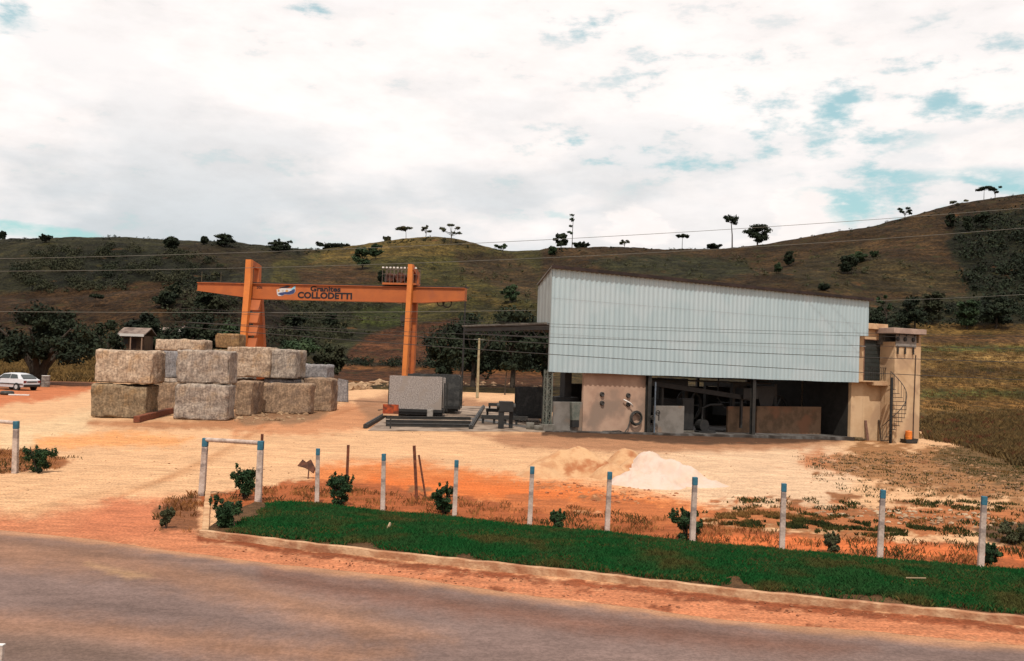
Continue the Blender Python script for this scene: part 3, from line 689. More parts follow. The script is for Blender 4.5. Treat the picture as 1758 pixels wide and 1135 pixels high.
# low roof over the saws, open at the left end
RD = 10.4; b = MB()
nn_ = 90
for i in range(nn_):
    y0 = .12+(RD-.12)*i/nn_; y1 = .12+(RD-.12)*(i+1)/nn_; h0 = .03*(i % 2); h1 = .03*((i+1) % 2)
    b.hexa([(-.12, y0, ZR-.06+h0), (xr-.1, y0, ZR-.36+h0), (xr-.1, y1, ZR-.36+h1), (-.12, y1, ZR-.06+h1), (-.12, y0, ZR-.02+h0), (xr-.1, y0, ZR-.32+h0), (xr-.1, y1, ZR-.32+h1), (-.12, y1, ZR-.02+h1)])
b.build('low_roof', roofm, shed)
b = MB()
for x in (0.08, 6.2, 12.4, 18.6):
    b.bar((x, .15, ZR-.22), (x, RD-.1, ZR-.22), .12, .22); b.bar((x, .15, ZR-.75), (x, RD-.1, ZR-.45), .08, .08)
    for k in range(9): b.bar((x, .4+k*1.1, ZR-.7+.03*k), (x, .95+k*1.1, ZR-.25), .05, .05); b.bar((x, .95+k*1.1, ZR-.25), (x, 1.5+k*1.1, ZR-.67+.03*k), .05, .05)
b.build('roof_truss', darkst, shed)
b = MB(); b.bar((-.14, .1, ZR+.03), (-.14, RD, ZR+.03), .03, .07); b.build('gutter', conc, shed)
b = MB()
for z in (zb+.15, 4.2, 5.6, 7.2): b.bar((0.1, .10, z), (xr2-.1, .10, z-.2), .08, .12)
b.build('girt', darkst, shed)
# lattice corner column
def lattice(x, y, z0, z1, w, m_, name='lattice_column'):
    b = MB()
    for dx in (0, w):
        for dy in (0, w): b.bar((x+dx, y+dy, z0), (x+dx, y+dy, z1), .07, .07)
    n = int((z1-z0)/.28)
    for k in range(n):
        a, c = z0+(z1-z0)*k/n, z0+(z1-z0)*(k+1)/n
        for (p, q) in (((0, 0), (w, 0)), ((0, w), (w, w)), ((0, 0), (0, w)), ((w, 0), (w, w))):
            s = (p, q) if k % 2 else (q, p)
            b.bar((x+s[0][0], y+s[0][1], a), (x+s[1][0], y+s[1][1], c), .03, .03); b.bar((x+p[0], y+p[1], a), (x+q[0], y+q[1], a), .03, .03)
    return b.build(name, m_, shed)
lattice(.02, .10, gl(0, 0), zb+.1, .30, greenst)
b = MB(); b.box(-.15, .50, -.02, .55, gl(0, 0)-.1, gl(0, 0)+.38); b.build('column_footing', conc, shed, bevel=.02)
cx1 = fac(1117, 700)[0]; cx2 = fac(1297, 700)[0]; cx3 = fac(1462, 700)[0]
for x in (cx1, cx2):
    b = MB(); z0 = gl(x, 0)
    b.box(x-.12, x+.12, .12, .14, z0, bf(x)+.4); b.box(x-.12, x+.12, .34, .36, z0, bf(x)+.4); b.box(x-.012, x+.012, .14, .34, z0, bf(x)+.4); b.box(x-.2, x+.2, .06, .42, z0, z0+.03)
    b.build('column', darkst, shed)
for x in (6.2, 12.4, 18.6, xr2-.3):
    b = MB(); z0 = gl(x, RD); b.box(x-.1, x+.1, RD-.4, RD-.2, z0-.1, ZR-.3); b.build('column', blackst, shed)
# floor
fz0, fz1 = gl(0, 0), gl(xr2, 0)
b = MB()
x0, x1 = -.05, cx3+.2
b.hexa([(x0, -.12, fz0-.5), (x1, -.12, fz1-.5), (x1, RD, fz1-.5), (x0, RD, fz0-.5), (x0, -.12, fz0+.06), (x1, -.12, fz1+.24), (x1, RD, fz1+.24), (x0, RD, fz0+.06)])
b.build('floor_slab', concd, shed, bevel=.015)
def panel(name, pxl, pxr, pyt, ly, th, m_, zbot=None, top=None):
    x0 = fac(pxl, 700, ly)[0]; x1 = fac(pxr, 700, ly)[0]; zt0 = top if top is not None else fac((pxl+pxr)/2, pyt, ly)[1]
    b = MB(); b.box(x0, x1, ly, ly+th, (gl(x0, ly)+gl(x1, ly))/2-.1, zt0); return b.build(name, m_, shed, bevel=.01), x0, x1
greyr = mat('grey_render', albt(158, 150, 142), albt(136, 128, 120), 1.4, 6, .9, .2, 20, c3=albt(168, 142, 122), c3scale=.7)
brownr = mat('brown_render', albt(158, 126, 100), albt(126, 102, 80), 1.2, 6, .9, .2, 20, c3=albt(164, 118, 90), c3scale=.5)
panel('low_wall', 951, 1000, 690, .45, .15, greyr)
_, px0, px1 = panel('panel_wall', 1001, 1109, 640, .40, .18, pinkw, top=bf(6)+.5)
panel('low_wall', 1124, 1175, 697, .42, .15, greyr)
panel('low_wall', 1250, 1293, 698, 2.0, .15, brownr)
panel('low_wall', 1300, 1410, 698, 2.0, .15, brownr)
bk = MB(); bx0 = fac(1284, 690, RD-.25)[0]; bk.box(bx0, xr-.2, RD-.25, RD-.1, -1, ZR-.35); bk.box(xr-.35, xr-.2, 4.6, RD-.26, -1, ZR-.35); bk.build('back_wall', mat('shade_dark_wall', (.022, .019, .016), (.014, .012, .010), 2, 5), shed)  # near-black colour puts the shade of the shed interior into the walls
b = MB(); b.box(cx1+.3, bx0-.01, RD-.25, RD-.1, -1, 2.35); b.build('back_low_wall', bpy.data.materials['shade_dark_wall'], shed)  # same near-black, interior shade carried by the wall colour
# drip stains / splash zone on the panel
b = MB()
rr_ = random.Random(3)
ring = mat('pipe_socket', (.03, .026, .024), (.05, .045, .04), 5)
for px_, py_ in ((1033, 677), (1033, 692), (1078, 679), (1078, 694)):
    x, z = fac(px_, py_, .40); b = MB(); b.tube([(x, .40, z), (x, .31, z)], [.14, .12], 14); b.torus((x, .31, z), .10, .03, n=16, k=6); b.build('pipe_socket', ring, shed)
x, z = fac(1077, 691, .3); b = MB(); b.tube([(x-.28, .27, z+.16), (x, .22, z+.04), (x+.20, .20, z-.06), (x+.34, .24, z-.22)], .035, 8); b.build('white_pipe', whitep, shed, smooth=True)
tag(bpy.data.objects['white_pipe'], 'bent white pipe stub')
# coil of black hose hung on the panel with its end trailing to the floor
hx, hz = fac(1091, 718, .3); rub = mat('black_rubber', (.02, .019, .018), (.045, .042, .036), 6, rough=.6)
hs = empty('hose_coil', wl(hx, .30, hz), AL, 'coil of black hose hanging on the pink tan wall panel, its end trailing down', 'hose')
b = MB()
for k in range(5): b.torus((.01*(-1)**k, -.02-.03*k, .012*(k % 2)), .40-.05*(k % 3), .032, n=32, k=6)
b.build('coil', rub, hs, smooth=True)
z0 = gl(hx, 0)-hz+.16
b = MB(); b.tube([(-.40, -.06, .05), (-.44, -.08, -.2), (-.58, -.10, -.55), (-.85, -.14, -.82), (-1.2, -.16, z0+.03), (-1.7, -.10, z0), (-2.3, -.12, z0)], .035, 8); b.build('hose_end', rub, hs, smooth=True)
# valve stand by the second column
vx = fac(1124, 700, 0)[0]
vs = empty('valve_stand', wl(vx, -.02, gl(vx, 0)), AL, 'upright water pipe with valves beside the dark column', 'pipe')
b = MB(); b.tube([(0, 0, 0), (0, 0, 3.0)], .045, 8); b.build('pipe', mat('bluish_pipe', (.09, .11, .14), (.06, .07, .08), 4), vs)
b = MB(); b.torus((.2, -.03, 1.25), .13, .03, 'y', 14, 6); b.tube([(0, 0, 1.25), (.3, 0, 1.25)], .04, 8); b.tube([(.3, 0, 1.25), (.3, 0, .8)], .035, 8); b.torus((-.2, -.03, .98), .1, .03, 'y', 14, 6); b.tube([(-.3, 0, .98), (0, 0, .98)], .035, 8)
b.build('valve', darkst, vs)
# hopper hanging behind the first low wall
bx_, bz_ = fac(985, 720, .38)
bu = empty('chute', wl(bx_, .32, bz_), AL, 'dark sheet metal chute hanging on the first grey low wall', 'chute')
b = MB(); b.prism([(-.28, .95), (.28, .95), (.22, -.05), (-.22, -.05)], -.16, .10); b.build('body', greenst, bu, bevel=.02)
b = MB(); b.box(-.22, .22, -.15, .08, -.42, -.06); b.build('mouth', blackst, bu)

# --- saws and machinery under the roof
def gang_saw(x, y, L_, h, label, sp=1):
    z = gl(x, y)+.1
    t = empty('gang_saw', wl(x, y, z), AL, label, 'stone saw', 'stone saws under the shed roof')
    b = MB()
    for dx in (0, L_):
        for dy in (0, 2.6):
            b.bar((dx, dy, 0), (dx, dy, h), .22, .26)
        b.bar((dx, 0, h-.15), (dx, 2.6, h-.15), .24, .26)
    b.bar((0, 0, h-.1), (L_, 0, h-.32), .22, .30); b.bar((0, 2.6, h-.1), (L_, 2.6, h-.32), .22, .30)
    b.bar((L_*.12, 0, h-.3), (L_*.30, 0, .9), .10, .10); b.build('frame', darkst, t)
    b = MB(); b.box(L_*.10, L_*.93, .25, 2.35, .95, 1.55)
    for k in range(16): b.box(L_*.10, L_*.93, .35+k*.12, .37+k*.12, 1.55, 1.78)
    b.build('blade_carriage', blackst, t)
    b = MB(); b.torus((L_+1.3, 1.2, 1.35), .95, .10, 'y', 28, 8)
    for k in range(6):
        a = k*math.pi/3; b.bar((L_+1.3, 1.2, 1.35), (L_+1.3+.9*math.cos(a), 1.2, 1.35+.9*math.sin(a)), .09, .09)
    b.build('flywheel', darkst, t)
    b = MB(); b.bar((L_+1.3, 1.2, 1.35), (L_*.9, 1.2, 1.25), .16, .2); b.build('connecting_rod', greenst, t)
    b = MB(); b.box(L_+.7, L_+1.9, 1.7, 2.5, 0, .9); b.tube([(L_+.8, 2.1, 1.15), (L_+1.8, 2.1, 1.15)], .28, 12); b.build('motor', darkst, t, bevel=.02)
    return t
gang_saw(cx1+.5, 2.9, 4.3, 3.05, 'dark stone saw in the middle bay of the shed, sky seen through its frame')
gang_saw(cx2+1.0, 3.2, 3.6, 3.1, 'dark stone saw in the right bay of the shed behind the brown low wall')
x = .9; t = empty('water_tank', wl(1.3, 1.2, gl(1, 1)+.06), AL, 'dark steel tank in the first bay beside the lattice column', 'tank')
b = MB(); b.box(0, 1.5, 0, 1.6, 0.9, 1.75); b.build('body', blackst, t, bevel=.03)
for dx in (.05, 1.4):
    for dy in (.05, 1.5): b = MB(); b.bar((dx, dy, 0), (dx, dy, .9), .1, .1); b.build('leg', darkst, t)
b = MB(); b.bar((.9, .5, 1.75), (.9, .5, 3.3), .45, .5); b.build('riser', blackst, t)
def clutter(kind, x, y, label, cat, parts):
    t = empty(kind, wl(x, y, gl(x, y)+.1), AL, label, cat)
    for nm, m_, fn in parts: b = MB(); fn(b); b.build(nm, m_, t)
    return t
clutter('control_cabinet', cx1+3.3, 1.3, 'tall dark cabinet standing in the dark opening right of the grey low wall', 'cabinet', [('body', blackst, lambda b: b.box(0, .9, 0, .5, .1, 2.0)), ('door', blackst, lambda b: b.box(.04, .86, -.03, 0, .16, 1.94)), ('plinth', conc, lambda b: b.box(-.05, .95, -.05, .55, -.02, .1))])
clutter('pump', cx1+4.9, 1.1, 'low dark pump with a round casing in the dark opening', 'pump', [('casing', blackst, lambda b: b.tube([(0, 0, .45), (0, .5, .45)], .36, 16)), ('base', blackst, lambda b: b.box(-.5, .8, -.1, .7, 0, .14)), ('outlet_pipe', blackst, lambda b: b.tube([(0, .25, .8), (0, .25, 1.5), (.6, .25, 1.7), (1.5, .25, 1.72)], .07, 8))])
clutter('conveyor', cx1+.4, 1.7, 'long dark sloping conveyor under the front cladding of the middle bay', 'conveyor', [('belt_frame', blackst, lambda b: b.bar((0, 0, 2.85), (8.6, 0, 1.95), .5, .28)), ('support', darkst, lambda b: b.bar((1.7, 0, .1), (1.7, 0, 2.7), .14, .14)), ('support', darkst, lambda b: b.bar((7.9, 0, .1), (7.9, 0, 1.95), .14, .14)), ('motor_housing', blackst, lambda b: b.box(7.7, 8.9, -.4, .3, 1.95, 2.6))])
clutter('pipe_run', cx1+.6, 2.4, 'bundle of dark pipes hanging below the roof of the shed', 'pipes', [('pipe', darkst, lambda b: b.tube([(0, 0, 3.3), (4, 0, 3.2), (11, 0, 3.15)], .07, 8)), ('pipe', darkst, lambda b: b.tube([(0, .2, 3.05), (5, .2, 2.95), (11, .2, 2.9)], .05, 8)), ('drop_pipe', blackst, lambda b: b.tube([(6.4, 0, 3.2), (6.4, 0, 1.9), (6.8, -.2, 1.3)], .05, 8))])
clutter('tipping_hopper', cx2+2.2, 2.3, 'dark hopper standing over the notch of the brown low wall', 'hopper', [('body', blackst, lambda b: b.prism([(-.1, 3.0), (1.7, 3.0), (1.35, 1.75), (.35, 1.75)], 0, 1.2)), ('stand', darkst, lambda b: b.box(.3, 1.4, .2, 1.0, .1, 1.75))])
# stack of black slabs standing half in the shed's left end
def slab_bundle(name_, loc, rz, n, w, h, th, gap, m_list, labf, group, lean=0.0, cart=False, seed=1):
    rs = random.Random(seed)
    for k in range(n):
        b = MB(); ww = w*(1-.09*rs.random()*(k > 0)); hh = h*(1-.10*rs.random()*(k > 0)); dx = .22*(rs.random()-.5)*(k > 0); nn2 = 14
        pts = [(-ww/2+dx, 0)]+[(-ww/2+dx+ww*i/nn2, hh+.03*(rs.random()-.5)) for i in range(nn2+1)]+[(ww/2+dx, 0)]
        b.prism([(p[0], p[1]) for p in pts], 0, th)
        o = b.build('stone_slab', m_list[k % len(m_list)]); ca, sa = math.cos(rz), math.sin(rz); yy = k*(th+gap)
        o.location = (loc[0]-sa*yy, loc[1]+ca*yy, loc[2]); o.rotation_euler = (lean, (rs.random()-.5)*.012, rz+(rs.random()-.5)*.012)
        tag(o, labf(k, n), 'stone slab', group)
slabd = mat('dark_slab', (.022, .022, .022), (.035, .034, .032), 8, 5, .6, c3=(.05, .048, .045), c3scale=2)
slabg = mat('grey_granite_slab', albt(206, 192, 184), albt(160, 148, 140), 14, 7, .75, .2, 40, c3=albt(182, 166, 154), c3scale=1.1)
slabg2 = mat('brown_granite_slab', albt(120, 100, 84), albt(80, 66, 56), 10, 6, .75, .2, 30, rnd=.3)
p = G(889, 697)
slab_bundle('b', Vector((0, 0, 0))+P(914, 697, 60.5)*1.0 - Vector((0, 0, P(914, 697, 60.5).z))+Vector((0, 0, .42)), R(3), 7, 1.9, 1.75, .05, .16, [slabd],
            lambda k, n: 'front black slab of the rack at the left end of the shed' if k == 0 else 'black slab, %s from the front in the rack at the shed end' % ORD[k], 'black slabs at the shed end', seed=4)
pb = P(914, 697, 60.5)
t = empty('slab_rack', (pb.x, pb.y-.2, 0), R(3), 'low dark steel rack carrying black slabs beside the lattice column', 'rack')
b = MB()
for dx in (-.9, .9): b.bar((dx, -.1, .2), (dx, 1.9, .2), .14, .4)
for dy in (0, .9, 1.7): b.bar((-1.1, dy, .34), (1.1, dy, .34), .14, .14)
b.build('frame', blackst, t)

# ------------------------------------------------------------------ the transformer tower at the right end
tw = empty('utility_tower', wl(cx3, 0, 0), AL, 'tan rendered two storey electrical tower at the right end of the shed', 'building')
def tb(x0, x1, y0, y1, z0, z1, m_, name, bev=.012):
    b = MB(); b.box(x0-cx3, x1-cx3, y0, y1, z0, z1); return b.build(name, m_, tw, bevel=bev)
YB = .55                                                   # plane of the door bay, set back behind the cladding
xa = fac(1461, 700, YB)[0]; xe = fac(1519, 600, YB)[0]
PR = -.55                                                  # plane of the projecting right part
xp0 = fac(1535.5, 650, PR)[0]; xp1 = fac(1580, 650, PR)[0]
zg_t = gl(xp0, 0)-.25
zroof = fac(1505, 563, YB)[1]
zwin_b = fac(1508, 654, YB)[1]; zwin_t = fac(1500, 584, YB)[1]; xd0 = fac(1483, 620, YB)[0]; xd1 = fac(1515, 620, YB)[0]
ztp = fac(1560, 570, PR)[1]
print('tower x', xa, xe, xp0, xp1, 'zroof', zroof, ztp, 'door', xd0, xd1, zwin_b, zwin_t)
# door bay wall with a real opening
tb(xa, xd0, YB, YB+.25, zg_t, zroof, tanw, 'wall'); tb(xd1, xp0, YB, YB+.25, zg_t, zroof-.0, tanw, 'wall')
tb(xd0, xd1, YB, YB+.25, zg_t, zwin_b, tanw, 'wall', 0); tb(xd0, xd1, YB, YB+.25, zwin_t, zroof, tanw, 'wall', 0)
tb(xa, xa+.2, YB+.25, 5.0, zg_t, zroof, bpy.data.materials['shade_dark_wall'], 'inner_wall'); tb(xa, xp1-.05, 4.8, 5.0, zg_t, zroof-.02, tanw, 'wall')  # inner wall coloured near black for interior shade, other walls stay tan
dm = mat('dark_green_door', (.018, .022, .020), (.026, .03, .028), 3, 4, .5)
b = MB(); b.box(xd0-cx3+.02, xd1-cx3-.02, YB+.12, YB+.16, zwin_b, zwin_t); dr = b.build('door', dm, tw)
b = MB()
for k in range(9): z = zwin_b+.1+k*(zwin_t-zwin_b-.2)/9; b.box(xd0-cx3+.10, xd1-cx3-.10, YB+.105, YB+.12, z, z+.05)
b.build('door_slats', dm, dr)
b = MB(); w = .07; X0, X1 = xd0-cx3, xd1-cx3
b.box(X0-.04, X0+.04, YB-.02, YB+.12, zwin_b, zwin_t+.05); b.box(X1-.04, X1+.04, YB-.02, YB+.12, zwin_b, zwin_t+.05); b.box(X0+.04, X1-.04, YB-.02, YB+.12, zwin_t, zwin_t+.05); b.build('door_frame', mat('frame_paint', albt(170, 128, 104), albt(150, 110, 90), 4), tw)
b = MB()
for k in range(11): x = X0+.02+k*(X1-X0-.04)/10; b.bar((x, YB-.42, zwin_b+.05), (x, YB-.42, zwin_b+.85), .02, .02)
b.bar((X0-.1, YB-.42, zwin_b+.88), (X1+.1, YB-.42, zwin_b+.88), .035, .035); b.build('balcony_rail', blackst, tw)
# balcony slab, door bay roof slab
zbal = zwin_b
b = MB(); b.box(xa-cx3+.05, xd1-cx3+.35, YB-.55, YB-.003, zbal-.09, zbal-.02); b.box(fac(1488, 665, YB)[0]-cx3, xp0-cx3-.003, YB-.62, YB-.003, zbal-.30, zbal-.093); b.build('balcony', mat('pale_render', albt(232, 190, 148), albt(214, 168, 128), 1.5, 5), tw, bevel=.012)
xs0 = fac(1493, 560, YB-.25)[0]; xs1 = fac(1524, 560, YB-.25)[0]
b = MB(); b.box(xs0-cx3-1.6, xs1-cx3, YB-.30, 5.1, zroof-.12, zroof+.26); b.build('roof', mat('roof_slab', albt(250, 206, 160), albt(226, 178, 136), 1.4, 5), tw, bevel=.02)
# projecting part with a recessed insulator loft
zl = fac(1560, 588, PR)[1]
tb(xp0, xp1, PR, PR+.2, zg_t, zl, tanw, 'wall'); tb(xp0, xp0+.2, PR+.2, YB, zg_t, zl, tanw, 'wall'); tb(xp1-.2, xp1, PR+.2, 5.0, zg_t, ztp-.16, tanw, 'wall')
b = MB(); b.box(xp1-cx3-.2, xp1-cx3-.003, PR+.02, PR+.2, zl, ztp-.16); b.build('loft_pier', tanw, tw)
loftg = mat('loft_grey', albt(132, 128, 122), albt(104, 102, 96), 2, 5)
tb(xp0+.02, xp1-.2, PR+.9, PR+1.05, zl, ztp-.16, loftg, 'loft_wall')
tb(xp0-.30, xp0+.02, YB-.10, YB+.9, zl-.2, ztp-.16, loftg, 'loft_wall')
b = MB(); b.box(xp0-cx3+.02, xp1-cx3-.2, PR+.2, PR+.9, zl-.14, zl-.01); b.build('loft_floor', loftg, tw)
xq1 = fac(1591, 565, PR-.45)[0]; xq0 = fac(1536, 560, PR-.45)[0]
b = MB(); b.box(xq0-cx3-.02, xq1-cx3, PR-.45, 1.3, ztp-.16, ztp+.20); b.build('roof', mat('grey_roof_slab', albt(214, 184, 166), albt(186, 158, 144), 1.4, 5), tw, bevel=.02)
plate = mat('plate_grey', albt(178, 168, 160), albt(156, 148, 140), 3, 4)
qx0 = fac(1537, 590, PR)[0]; qx1 = fac(1572, 590, PR)[0]; qz0 = fac(1555, 596, PR)[1]; qz1 = fac(1555, 575, PR)[1]
b = MB(); b.box(qx0-cx3, qx1-cx3, PR-.06, PR-.02, qz0, qz1); pl = b.build('bushing_plate', plate, tw, bevel=.01)
xs3 = [fac(q, 585, PR)[0]-cx3 for q in (1539.5, 1552, 1566)]
for x in xs3:
    zc = (qz0+qz1)/2+.10
    b = MB(); b.tube([(x, PR-.02, zc), (x, PR-.14, zc), (x, PR-.16, zc)], [.14, .14, .05], 14); b.build('bushing', blackst, tw)
    b = MB(); z = qz0-.02
    pts = []; rad = []
    for k in range(5): pts += [(x+.03, PR-.10, z-k*.10), (x+.03, PR-.10, z-k*.10-.04), (x+.03, PR-.10, z-k*.10-.06)]; rad += [.04, .085, .04]
    b.tube(pts, rad, 10); b.tube([(x+.03, PR-.1, z+.02), (x, PR-.03, z+.12)], .02, 6); b.build('insulator', blackst, tw)
    b = MB(); b.tube([(x, PR-.2, ztp-.16), (x, PR-.2, ztp-.30), (x+.02, PR-.14, ztp-.42)], .018, 6); b.tube([(x, PR-.2, ztp-.22), (x, PR-.2, ztp-.30)], .05, 8); b.build('lead', blackst, tw)
xc = fac(1570, 650, PR)[0]-cx3
b = MB(); b.tube([(xc+.03, PR-.04, qz0-.5), (xc-.02, PR-.04, 2.6), (xc-.06, PR-.04, 1.2), (xc-.06, PR-.04, zg_t+.2)], .035, 8); b.build('conduit', mat('conduit_brown', albt(110, 84, 70), albt(90, 68, 58), 3), tw)
# things along the tower foot
def on(pxx, ly): x = fac(pxx, 745, ly)[0]; return x, gl(x, ly)
x, z = on(1490.5, .25); t = empty('leaning_plank', wl(x, .25, z), AL, 'weathered brown plank leaning on the tower wall left of the spiral stair', 'plank')
b = MB(); b.bar((0, 0, 0), (0.02, .26, 1.32), .20, .045, up=Vector((0, 1, 0))); o = b.build('board', mat('weathered_wood', albt(156, 112, 92), albt(120, 86, 72), 6, stretch=(6, 6, 1)), t, bevel=.006)
x, z = on(1512, .3); t = empty('leaning_pipe', wl(x, .25, z), AL, 'thin grey post leaning on the tower wall at the foot of the spiral stair', 'post')
b = MB(); b.bar((0, 0, 0), (0.03, .26, 1.40), .09, .06); b.build('post', mat('grey_wood', albt(150, 130, 112), albt(120, 104, 92), 5, stretch=(5, 5, 1)), t)
x, z = on(1470, .2); t = MB(); t.tube([(-.35, 0, .12), (.45, .02, .10)], [.13, .11], 10); t.tube([(-.2, -.2, .08), (.6, -.12, .07)], .07, 8); o = t.build('timber_offcut', mat('olive_timber', albt(120, 100, 66), albt(92, 76, 54), 5)); o.location = wl(x, .1, z); o.rotation_euler = (0, 0, AL); tag(o, 'olive brown timber offcut lying at the foot of the tower wall by the last opening', 'timber')
x, z = on(1560, PR-.25)
t = empty('trough', wl(x, PR-.30, z), AL, 'dark metal trough on the ground against the right part of the tower', 'trough')
b = MB(); b.prism([(-.62, .30), (-.52, 0), (.52, 0), (.62, .30), (.56, .30), (.47, .06), (-.47, .06), (-.56, .30)], -.22, .22); b.prism([(-.60, .28), (-.50, .02), (.50, .02), (.60, .28)], -.22, -.19); b.prism([(-.60, .28), (-.50, .02), (.50, .02), (.60, .28)], .19, .22); b.build('body', darkst, t)
x, z = on(1559, PR-.25)
t = empty('orange_drum', wl(x, PR-.30, z+.06), AL, 'small bright orange drum standing in the dark trough by the tower', 'drum')
org = mat('orange_plastic', (.62, .17, .02), (.50, .13, .02), 3, rough=.5)
b = MB(); b.tube([(0, 0, 0), (0, 0, .05), (0, 0, .35), (0, 0, .37), (0, 0, .40), (0, 0, .72), (0, 0, .76)], [.20, .215, .215, .225, .215, .215, .19], 20); b.build('body', org, t, smooth=False)
b = MB(); b.tube([(0, 0, .76), (0, 0, .80)], .06, 12); b.build('cap', org, t)
# spiral stair
sxp, _ = fac(1530, 700, -1.25); sx_, sz_ = sxp, gl(sxp, -1.25); zl_top = fac(1532, 648, -1.25)[1]
st = empty('spiral_stair', wl(sx_, -1.25, sz_), AL, 'dark iron spiral staircase winding up to the tower balcony', 'staircase')
b = MB(); b.tube([(0, 0, 0), (0, 0, zl_top-sz_)], .095, 12); b.build('pole', blackst, st)
hh = zbal-sz_-.25; NT_ = 15; R1 = .92; dirn = -1
def sp(k, r, dz=0): a = R(188)+k*R(15.5); return (r*math.cos(a), r*math.sin(a), .2+k*(hh-.2)/(NT_-1)+dz)
for k in range(NT_):
    b = MB(); a0, a1 = sp(k-.42, R1), sp(k+.42, R1); z = sp(k, 1)[2]
    c0, c1 = sp(k-.42, .1), sp(k+.42, .1)
    b.hexa([(c0[0], c0[1], z-.035), (a0[0], a0[1], z-.035), (a1[0], a1[1], z-.035), (c1[0], c1[1], z-.035), (c0[0], c0[1], z), (a0[0], a0[1], z), (a1[0], a1[1], z), (c1[0], c1[1], z)]); b.build('tread', blackst, st)
b = MB(); b.tube([sp(k/3, R1, .92) for k in range(0, (NT_-1)*3+1)], .024, 8); b.build('handrail', blackst, st, smooth=True)
b = MB()
for k in range(NT_): b.tube([sp(k, R1-.02, -.02), sp(k, R1-.02, .92)], .014, 6)
b.build('baluster', blackst, st)

# ------------------------------------------------------------------ gantry crane
GA = R(-10.0); CU = Vector((math.cos(GA), math.sin(GA), 0)); CV = Vector((-math.sin(GA), math.cos(GA), 0))
dL = 77.0; gp = P(430, 500, dL); CO = Vector((gp.x, gp.y, 0))
def cf(px, py, ly=0.0):
    q = ray(px, py); o = CO+CV*ly; t = (o-CAM).dot(CV)/q.dot(CV); p = CAM+q*t
    return (p-CO).dot(CU), p.z
orm = mat('orange_paint', (.34, .088, .018), (.295, .075, .017), 1.2, 6, .55, .1, 10, c3=(.20, .055, .024), c3scale=.8, c3lo=.55, c3hi=.75, spec=.4)
orl = mat('sunlit_orange_paint', (.50, .150, .026), (.43, .125, .024), 1.2, 6, .55, .1, 10, spec=.4)  # same orange made lighter: sunlight on the front legs put into the colour
gc_ = empty('gantry_crane', CO, GA, 'orange gantry crane with lettered girder spanning the stone yard', 'crane')
xL = cf(339, 492)[0]; xl = cf(430, 500)[0]; xR = cf(705, 505)[0]; xE = cf(798, 503)[0]
zT = (cf(340, 486)[1]+cf(640, 492)[1])/2; zB = (cf(480, 512)[1]+cf(640, 518)[1])/2
print('crane', CO, 'xL', xL, xl, xR, xE, 'zT', zT, cf(640, 492)[1], 'zB', zB)
GD = .7; eL = cf(340, 498)[1]; eR = cf(797, 515)[1]
x1, x2 = cf(452, 512)[0], cf(718, 518)[0]
b = MB(); b.prism([(xL, zT), (xL, eL), (x1-.6, zB), (x2+.3, zB), (xE, eR), (xE, zT-.02)], 0, GD); gd = b.build('girder', orm, gc_)
b = MB(); b.box(xL, xE, -.12, GD+.12, zT, zT+.05)
for (a_, b_, c_, d_) in ((xL, eL, x1-.6, zB), (x1-.6, zB, x2+.3, zB), (x2+.3, zB, xE, eR)): b.bar((a_, GD/2, b_-.02), (c_, GD/2, d_-.02), GD+.2, .05)
b.build('flange', orm, gc_)
b = MB(); b.bar((xL+.2, GD/2, zT+.11), (xE-.2, GD/2, zT+.11), .09, .12); b.build('trolley_rail', darkst, gc_)
